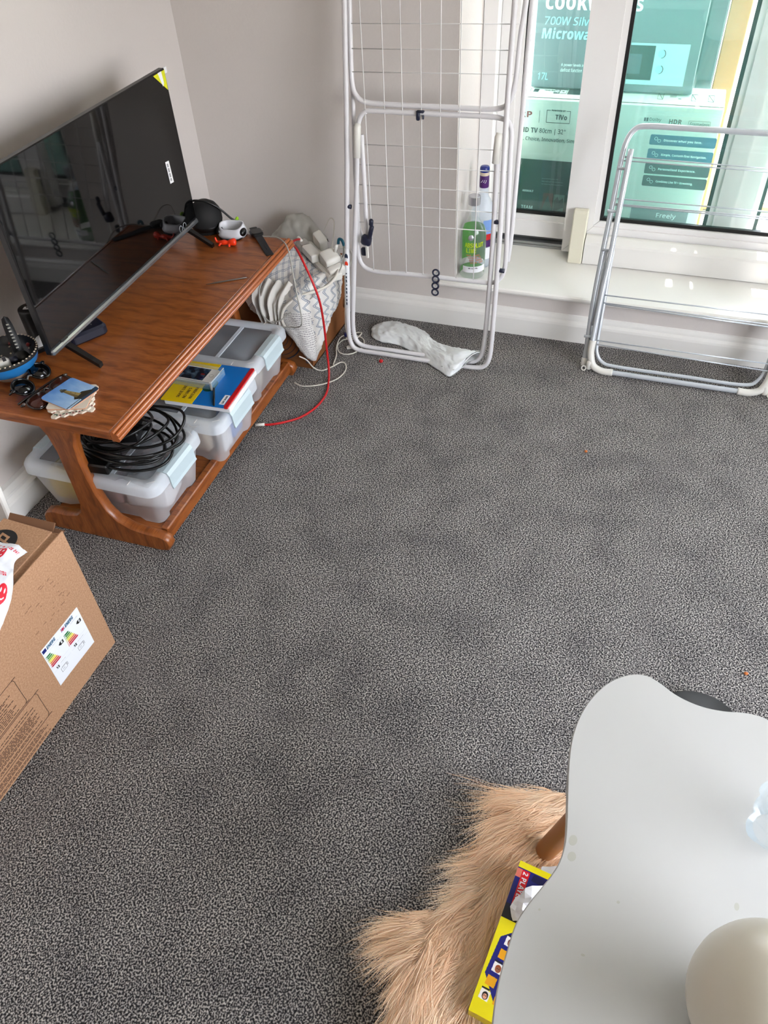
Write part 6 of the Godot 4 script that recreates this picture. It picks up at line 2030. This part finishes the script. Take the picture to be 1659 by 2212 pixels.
	var rows := [
		V([[0.36, 0.402, 1.72], [0.40, 0.412, 1.725], [0.44, 0.406, 1.732], [0.475, 0.408, 1.730], [0.502, 0.400, 1.736]]),
		V([[0.36, 0.412, 1.75], [0.40, 0.424, 1.755], [0.44, 0.414, 1.758], [0.476, 0.418, 1.760], [0.498, 0.404, 1.765]]),
		V([[0.36, 0.412, 1.79], [0.40, 0.422, 1.79], [0.44, 0.416, 1.79], [0.480, 0.412, 1.79], [0.508, 0.402, 1.786]]),
		V([[0.36, 0.414, 1.84], [0.41, 0.424, 1.84], [0.46, 0.416, 1.84], [0.508, 0.404, 1.83], [0.528, 0.388, 1.822]]),
		V([[0.36, 0.412, 1.90], [0.41, 0.420, 1.90], [0.47, 0.414, 1.90], [0.520, 0.400, 1.885], [0.540, 0.370, 1.868]]),
		V([[0.36, 0.412, 1.97], [0.41, 0.420, 1.97], [0.47, 0.414, 1.97], [0.522, 0.398, 1.96], [0.542, 0.345, 1.93]]),
		V([[0.36, 0.406, 2.04], [0.41, 0.414, 2.04], [0.47, 0.408, 2.04], [0.522, 0.392, 2.03], [0.542, 0.330, 2.00]])]
	var fl := []
	for k in 5:
		var c := []
		for r in rows: c.append(r[k])
		fl.append(c)
	for r in rows: r.reverse()
	patch(st, rows, 8, 0.005, 24, 0.0008)
	pim.flip_x()
	obj("sheet", st, tex_mat("bag print", pim, 0.6), t)
	# slim white strip standing behind the carton at the frame's edge
	t = thing("white_strip", "thin white strip standing by the wall behind the large carton", "strip", Vector3(0.285, 0, 1.60))
	st = mb(false)
	box(st, Vector3(0, 0.21, 0.0), Vector3(0.03, 0.42, 0.016), 0.003, Basis(Vector3(0, 0, 1), -0.12))
	obj("strip_body", st, M["gloss white"], t)

func glyphs(im: Image, x: int, y: int, c: Color) -> void:     # a short line of red print running down the paper
	var words := ["THANK YOU", "HAVE A NICE DAY"]
	var font := {"T": [7, 2, 2], "H": [5, 7, 5], "A": [2, 7, 5], "N": [5, 7, 5], "K": [5, 6, 5], "Y": [5, 2, 2], "O": [7, 5, 7], "U": [5, 5, 7], "V": [5, 5, 2], "E": [7, 6, 7], "I": [2, 2, 2], "C": [7, 4, 7], "D": [6, 5, 6]}
	var w: String = words[(x + y) % 2]
	var px := x
	for ch in w:
		if font.has(ch):
			for r in 3:
				for b in 3:
					if int(font[ch][r]) & (4 >> b): im.fill_rect(Rect2i(px + b * 2, y + r * 3, 2, 3), c)
		px += 8

func table() -> void:
	var t := thing("white_table", "white wavy-edged coffee table top on splayed wooden legs, bottom right", "table", Vector3(0, 0, 0))
	var pts := [[1.572, 2.24], [1.569, 2.201], [1.571, 2.163], [1.575, 2.126], [1.585, 2.098], [1.597, 2.073], [1.606, 2.054], [1.613, 2.034], [1.616, 2.012], [1.615, 1.988], [1.609, 1.944], [1.602, 1.890], [1.600, 1.851], [1.603, 1.818], [1.611, 1.786], [1.624, 1.756], [1.641, 1.731], [1.660, 1.714], [1.679, 1.704], [1.698, 1.703], [1.717, 1.711], [1.737, 1.723], [1.760, 1.731], [1.784, 1.734], [1.811, 1.732], [1.838, 1.726], [1.859, 1.725], [1.88, 1.732], [1.93, 1.77], [1.965, 1.84], [1.968, 1.94], [1.965, 2.04], [1.985, 2.14], [2.0, 2.23], [1.975, 2.32], [1.88, 2.385], [1.76, 2.38], [1.67, 2.36], [1.60, 2.32], [1.578, 2.28]]
	var poly := curve2(pts, 5)
	for k in poly.size(): poly[k].y = -poly[k].y
	var st := mb()
	prism(st, poly, 0.018, Transform3D(Basis(Vector3(1, 0, 0), Vector3(0, 0, -1), Vector3(0, 1, 0)), Vector3(0, 0.432, 0)), 0.0015)
	obj("tabletop", st, M["table white"], t)
	for l in [[1.598, 1.845, 1.682, 1.865], [1.965, 1.80, 1.90, 1.85], [1.60, 2.30, 1.68, 2.23], [1.98, 2.28, 1.90, 2.22]]:
		st = mb()
		var d := Vector3(l[2] - l[0], 0.41, l[3] - l[1])
		var a := Vector3(l[0], 0.022, l[1])
		var ring := PackedVector3Array()
		var rad := PackedFloat32Array()
		for q in [[0.0, 0.010], [0.006, 0.016], [0.016, 0.0175], [0.05, 0.0185], [0.5, 0.0195], [1.0, 0.0205]]:
			ring.append(a + d * q[0]); rad.append(q[1])
		tube(st, ring, 0.02, 20, false, rad)
		obj("leg", st, M["leg wood"], t)
	for q in [[1.626, 1.999, 0.0055, 0.0075], [1.628, 2.021, 0.0055, 0.0065], [1.693, 2.060, 0.002, 0.002], [1.660, 2.135, 0.0025, 0.0015], [1.834, 2.019, 0.003, 0.005], [1.60, 2.10, 0.0015, 0.0015]]:
		st = mb(false)
		var spot := PackedVector2Array()
		for k in 18: spot.append(Vector2(cos(TAU * k / 18) * q[2], sin(TAU * k / 18) * q[3]) * (1.0 + 0.05 * sin(k * TAU / 9.0)))
		prism(st, spot, 0.0002, Transform3D(Basis(Vector3(1, 0, 0), Vector3(0, 0, -1), Vector3(0, 1, 0)), Vector3(q[0], 0.4499, q[1])))
		obj("stain", st, M["stain"], t)
	# mushroom lamp
	t = thing("mushroom_lamp", "smooth off-white mushroom lamp on the white table, bottom right corner", "lamp", Vector3(1.850, 0.450, 2.157))
	st = mb()
	lathe(st, [[0.0, 0.0], [0.060, 0.0], [0.063, 0.003], [0.063, 0.012], [0.058, 0.018], [0.040, 0.028], [0.032, 0.040], [0.032, 0.058], [0.036, 0.066], [0.0, 0.067]], 40)
	obj("base", st, M["lamp white"], t)
	st = mb()
	lathe(st, [[0.0, 0.060], [0.045, 0.060], [0.072, 0.063], [0.083, 0.071], [0.088, 0.085], [0.088, 0.099], [0.085, 0.117], [0.077, 0.138], [0.065, 0.156], [0.048, 0.170], [0.029, 0.178], [0.013, 0.1815], [0.0, 0.182]], 56)
	obj("shade", st, M["lamp white"], t)
	st = mb()
	lathe(st, [[0.0632, 0.002], [0.0645, 0.003], [0.0645, 0.006], [0.0632, 0.007]], 40)
	obj("base_trim", st, M["print black"], t)
	# crumpled plastic bottle
	t = thing("plastic_bottle", "clear crumpled plastic bottle standing on the table at the right edge", "bottle", Vector3(1.876, 0.450, 1.905))
	st = mb()
	var rings := []
	for l in [[0.0, 0.024], [0.004, 0.033], [0.020, 0.036], [0.035, 0.033], [0.048, 0.036], [0.062, 0.032], [0.078, 0.036], [0.095, 0.033], [0.112, 0.035], [0.130, 0.030], [0.150, 0.021], [0.165, 0.013], [0.180, 0.012]]:
		var ring := PackedVector3Array()
		for k in 26:
			var a := -TAU * k / 26
			var r: float = l[1] * (1.0 + (0.22 * noise.get_noise_3d(cos(a) * 130, l[0] * 4200, sin(a) * 130) if l[0] > 0.002 and l[0] < 0.14 else 0.0))
			ring.append(Vector3(cos(a) * r, l[0], sin(a) * r))
		rings.append(ring)
	st.set_smooth_group(-1)
	loft(st, rings, true, false)
	obj("wall", st, M["clear plastic"], t)
	st = mb()
	lathe(st, [[0.0, 0.172], [0.0145, 0.172], [0.0145, 0.188], [0.013, 0.190], [0.0, 0.190]], 24)
	obj("cap", st, M["sky blue"], t)
	t = thing("dark_disc", "dark grey round disc on the carpet beyond the white table", "disc", Vector3(1.857, 0, 1.492))
	st = mb()
	lathe(st, [[0, 0], [0.092, 0.0], [0.096, 0.004], [0.096, 0.024], [0.090, 0.030], [0, 0.031]], 48)
	obj("plate", st, M["dark disc"], t)

func game_box() -> void:
	# lies tilted on the rug under the table edge
	var a := Vector3(1.562, 0.085, 1.896)
	var d := Vector3(1.532, 0.075, 2.147)
	var z := (d - a).normalized()
	var x := Vector3(0.9928, -0.02, 0.1186)
	x = (x - z * x.dot(z)).normalized()
	var t := thing("game_box", "yellow and blue board game box reading 2 PLAYERS, under the table edge", "box", a)
	t.basis = Basis(x, z.cross(x), z)
	var W := 0.22
	var L := a.distance_to(d)
	var st := mb(false)
	panel(Vector3(0, -0.042, 0), Vector3(W, -0.0008, L), st, 0.0012)
	obj("box_tray", st, M["game yellow"], t)
	var im := Image.create(440, 500, false, Image.FORMAT_RGB8)
	im.fill(Color(0.86, 0.80, 0.03))
	var navy := Color(0.06, 0.08, 0.42)
	im.fill_rect(Rect2i(0, 22, 440, 150), navy)
	fill_poly(im, [[0, 26], [44, 26], [44, 56], [0, 56]], Color(0.80, 0.42, 0.36))
	fill_poly(im, [[60, 26], [200, 26], [180, 60], [56, 50]], Color(0.04, 0.05, 0.25))
	im.fill_rect(Rect2i(18, 26, 28, 130), Color(0.80, 0.04, 0.10))
	for y in range(150, 200):
		for xx in 440: im.set_pixel(xx, y, Color(0.02, 0.02, 0.05).lerp(Color(0.10, 0.08, 0.30), clampf((170.0 - y) / 30.0 + noise.get_noise_2d(xx * 2.0, y * 2.0) * 0.3, 0, 1)))
	fill_poly(im, [[84, 150], [130, 140], [160, 170], [150, 198], [100, 196]], Color(0.28, 0.10, 0.05))
	# a plain frame of boxes with small round portraits
	fill_poly(im, [[20, 260], [60, 226], [440, 226], [440, 480], [90, 480], [10, 380]], navy)
	for r in 5:
		for c in 8:
			var px := 40 + c * 48 - r * 6
			var py := 248 + r * 44
			fill_poly(im, [[px, py], [px + 32, py + 2], [px + 30, py + 32], [px - 2, py + 30]], Color(0.86, 0.60, 0.06) if (r + c) % 2 else Color(0.88, 0.86, 0.84))
			if (r + c) % 2 == 0:
				disc_fill(im, px + 17, py + 17, 10, 12, [Color(0.30, 0.08, 0.06), Color(0.06, 0.04, 0.04), Color(0.55, 0.25, 0.08)][(r + 2 * c) % 3])
				disc_fill(im, px + 17, py + 19, 7, 8, [Color(0.85, 0.60, 0.48), Color(0.55, 0.33, 0.24)][(r + c) / 2 % 2])
				disc_fill(im, px + 14, py + 17, 1.5, 1.5, Color(0.1, 0.05, 0.05)); disc_fill(im, px + 20, py + 17, 1.5, 1.5, Color(0.1, 0.05, 0.05))
				im.fill_rect(Rect2i(px, py - 5, 26, 5), Color(0.03, 0.05, 0.10))
	st = mb(false)
	quad_uv(st, Vector3(0, 0, 0), Vector3(0, 0, L), Vector3(W, 0, L), Vector3(W, 0, 0))
	panel(Vector3(0, -0.001, 0), Vector3(W, -0.0002, L), st, 0.0)
	obj("box_lid", st, tex_mat("game lid", im, 0.3), t)
	lettering("2 PLAYERS", t, M["white paper"], Transform3D(Basis(Vector3(0, 0, 1), Vector3(1, 0, 0), Vector3(0, -1, 0)) * Basis.IDENTITY, Vector3(0.0115, 0.0002, 0.016)), 0.058, 0.009, true)
	# crumpled white paper lying on the lid, a second one by the table leg
	t = thing("crumpled_paper", "crumpled white paper lying on the game box", "paper", Vector3(1.585, 0.088, 1.955))
	st = mb()
	st.set_smooth_group(-1)
	patch(st, [V([[-0.020, 0.004, 0.005], [0.005, 0.016, -0.015], [0.035, 0.006, -0.025], [0.07, 0.008, -0.02]]), V([[-0.024, 0.003, 0.025], [0.008, 0.022, 0.015], [0.030, 0.012, 0.01], [0.07, 0.012, 0.01]]), V([[-0.018, 0.002, 0.045], [0.010, 0.014, 0.045], [0.035, 0.004, 0.04], [0.07, 0.004, 0.04]])], 3, 0.012, 30)
	obj("sheet", st, M["white paper"], t)
	t = thing("crumpled_paper", "pale paper sheet tucked beside the wooden table leg on the rug", "paper", Vector3(1.632, 0.070, 1.896))
	t.scale = Vector3(0.7, 0.7, 0.7)
	st = mb()
	patch(st, [V([[-0.045, 0.0, -0.01], [0.0, 0.012, -0.02], [0.05, 0.004, -0.02]]), V([[-0.045, 0.0, 0.015], [0.0, 0.014, 0.01], [0.05, 0.006, 0.01]]), V([[-0.04, -0.004, 0.035], [0.0, 0.004, 0.035], [0.05, 0.0, 0.035]])], 4, 0.004, 30)
	obj("sheet", st, M["white paper"], t)

func rug() -> void:
	var t := thing("fur_rug", "shaggy golden fur rug on the carpet under the table edge", "rug", Vector3.ZERO)
	var outline := [[1.70, 1.70], [1.62, 1.714], [1.575, 1.726], [1.528, 1.745], [1.512, 1.778], [1.506, 1.822], [1.502, 1.868], [1.496, 1.915], [1.482, 1.958], [1.450, 1.992], [1.420, 2.015], [1.394, 2.034], [1.392, 2.055], [1.404, 2.078], [1.402, 2.105], [1.412, 2.13], [1.422, 2.178], [1.44, 2.25], [1.50, 2.32], [1.62, 2.34], [1.80, 2.30], [1.88, 2.10], [1.86, 1.85], [1.78, 1.72]]
	var poly := curve2(outline, 4)
	var hgt := func(p: Vector2) -> float:
		return 0.012 + 0.030 * exp(-p.distance_squared_to(Vector2(1.56, 1.79)) / 0.006) + 0.045 * exp(-p.distance_squared_to(Vector2(1.455, 2.10)) / 0.007) + 0.014 * exp(-p.distance_squared_to(Vector2(1.50, 1.95)) / 0.004)
	# the hide below
	var st := mb()
	var cpt := Vector2(1.60, 2.02)
	var rings := []
	for f in [1.0, 0.85, 0.7, 0.5, 0.3, 0.1]:
		var ring := PackedVector3Array()
		for p in poly:
			var q := cpt.lerp(p, f)
			ring.append(Vector3(q.x, 0.004 if f == 1.0 else hgt.call(q) * 0.8, q.y))
		ring.reverse()
		rings.append(ring)
	loft(st, rings, true, true)
	obj("hide", st, M["hide"], t)
	# fur: locks of strands, each lock following its own curve
	var r := RandomNumberGenerator.new()
	r.seed = 42
	var verts := PackedVector3Array()
	var norms := PackedVector3Array()
	var cols := PackedColorArray()
	var flow := func(p: Vector2) -> Vector2:
		# the pile fans out from a ridge: up-left at the top lump, down at the lower part
		var d := Vector2(0.05, 1.0)
		var top := exp(-p.distance_squared_to(Vector2(1.58, 1.76)) / 0.008)
		d = d.lerp(Vector2(-0.9, 0.25), clampf(top * 1.3, 0, 1))
		if p.x < 1.44 and p.y > 1.99 and p.y < 2.12: d = d.lerp(Vector2(-0.9, 0.2), 0.65)
		if p.y > 2.09: d = d.lerp(Vector2(-0.1, 1.0), 0.6)
		if p.x < 1.52 and p.y < 2.0: d = d.lerp(Vector2(-0.8, 0.6), 0.45)
		return d.rotated(1.2 * noise.get_noise_2d(p.x * 520, p.y * 520)).normalized()
	var count := 0
	var tries := 0
	while count < 5600 and tries < 60000:
		tries += 1
		var p := Vector2(r.randf_range(1.35, 1.88), r.randf_range(1.69, 2.34))
		if not Geometry2D.is_point_in_polygon(p, poly): continue
		count += 1
		var d: Vector2 = flow.call(p)
		var tone := r.randf()
		var warm := clampf(0.5 + 1.6 * noise.get_noise_2d(p.x * 300 + 77, p.y * 300), 0, 1)
		var c := Color(1.0, 0.91, 0.80).lerp(Color(1.0, 0.98, 0.93), tone).lerp(Color(0.96, 0.78, 0.61), warm * 0.55 + (0.35 if r.randf() < 0.2 else 0.0))
		var length := r.randf_range(0.04, 0.09) * (1.35 if r.randf() < 0.12 else 1.0)
		var lift := r.randf_range(0.20, 0.85)
		var bend := r.randf_range(-1.0, 1.0)
		var h0: float = hgt.call(p)
		var wav := r.randf() * TAU
		var side0 := Vector3(-d.y, 0, d.x)
		for s in 15:
			var o := Vector2(r.randfn() * 0.0027, r.randfn() * 0.0027)
			var base := Vector3(p.x + o.x, h0, p.y + o.y)
			var ll := length * r.randf_range(0.75, 1.2)
			var w0 := r.randf_range(0.00035, 0.0008)
			var dd := d.rotated(r.randfn() * 0.13)
			var cc := c.lerp(Color(1.0, 0.95, 0.85), r.randf() * 0.6).lerp(Color(0.86, 0.66, 0.48), r.randf() * 0.25)
			var prev := base
			var prw := w0
			var side := Vector3(-dd.y, 0, dd.x)
			var nm := (Vector3.UP + side * r.randf_range(-0.6, 0.6)).normalized()
			var ph := wav + r.randf() * 0.8
			for k in range(1, 7):
				var f := k / 6.0
				var q := base + Vector3(dd.x, 0, dd.y) * ll * f + side0 * (ll * 0.25 * bend * f * f + 0.0030 * f * sin(f * 7.0 + ph)) + Vector3(0, ll * lift * (f - 0.92 * f * f) + 0.002, 0)
				if q.y < 0.003: q.y = 0.003
				var w := w0 * (1.0 - 0.8 * f)
				var rc := cc.lerp(Color(0.90, 0.72, 0.55), 0.45 * (1.0 - f)).srgb_to_linear()
				for v in [prev - side * prw, q + side * w, prev + side * prw, prev - side * prw, q - side * w, q + side * w]:
					verts.append(v); norms.append(nm); cols.append(rc)
				prev = q
				prw = w
	var arr := []
	arr.resize(Mesh.ARRAY_MAX)
	arr[Mesh.ARRAY_VERTEX] = verts
	arr[Mesh.ARRAY_NORMAL] = norms
	arr[Mesh.ARRAY_COLOR] = cols
	var am := ArrayMesh.new()
	am.add_surface_from_arrays(Mesh.PRIMITIVE_TRIANGLES, arr)
	put("fur", am, M["fur"], t).set_meta("kind", "stuff")

func _ready() -> void:
	# ---- camera, sky, sun, exposure
	var cam := Camera3D.new()
	cam.name = "camera"
	cam.position = Vector3(1.572, 1.5, 2.482)
	cam.basis = Basis(Vector3.UP, 0.376581745) * Basis(Vector3.RIGHT, -0.767108699) * Basis(Vector3(0, 0, 1), -0.0607822163)
	cam.fov = rad_to_deg(2.0 * atan(1106.0 / 1660.0))
	cam.near = 0.02
	add_child(cam)
	cam.current = true
	var env := Environment.new()
	env.background_mode = Environment.BG_SKY
	var sky := Sky.new()
	var sm := ProceduralSkyMaterial.new()
	sm.sky_top_color = Color(0.87, 0.895, 0.94)
	sm.sky_horizon_color = Color(0.945, 0.945, 0.95)
	sm.ground_horizon_color = Color(0.80, 0.80, 0.78)
	sm.ground_bottom_color = Color(0.45, 0.44, 0.42)
	sm.sky_energy_multiplier = 1.0
	sm.sun_angle_max = 1.0
	sky.sky_material = sm
	env.sky = sky
	env.background_energy_multiplier = 4.0
	env.tonemap_mode = Environment.TONE_MAPPER_LINEAR
	env.tonemap_exposure = 5.0
	env.sdfgi_enabled = true
	env.ssao_enabled = true
	env.ssil_enabled = true
	var we := WorldEnvironment.new()
	we.name = "environment"
	we.environment = env
	add_child(we)
	var sun := DirectionalLight3D.new()
	sun.name = "sun"
	sun.light_color = Color(1.0, 0.98, 0.94)
	sun.light_energy = 3.0
	sun.light_angular_distance = 0.5
	sun.shadow_enabled = true
	sun.basis = Basis.looking_at(Vector3(0.10, -1.732, 1.0), Vector3.UP)
	add_child(sun)

	rng.seed = 7
	noise.seed = 3
	noise.frequency = 0.01
	noise.noise_type = FastNoiseLite.TYPE_SIMPLEX_SMOOTH
	materials()
	room()
	windows()
	outside()
	bench()
	television()
	table()
	big_carton()
	rug()
	game_box()
	rack_left()
	rack_right()
	shelf_boxes()
	far_corner()
	bottles()
	on_bench()
	floor_bits()
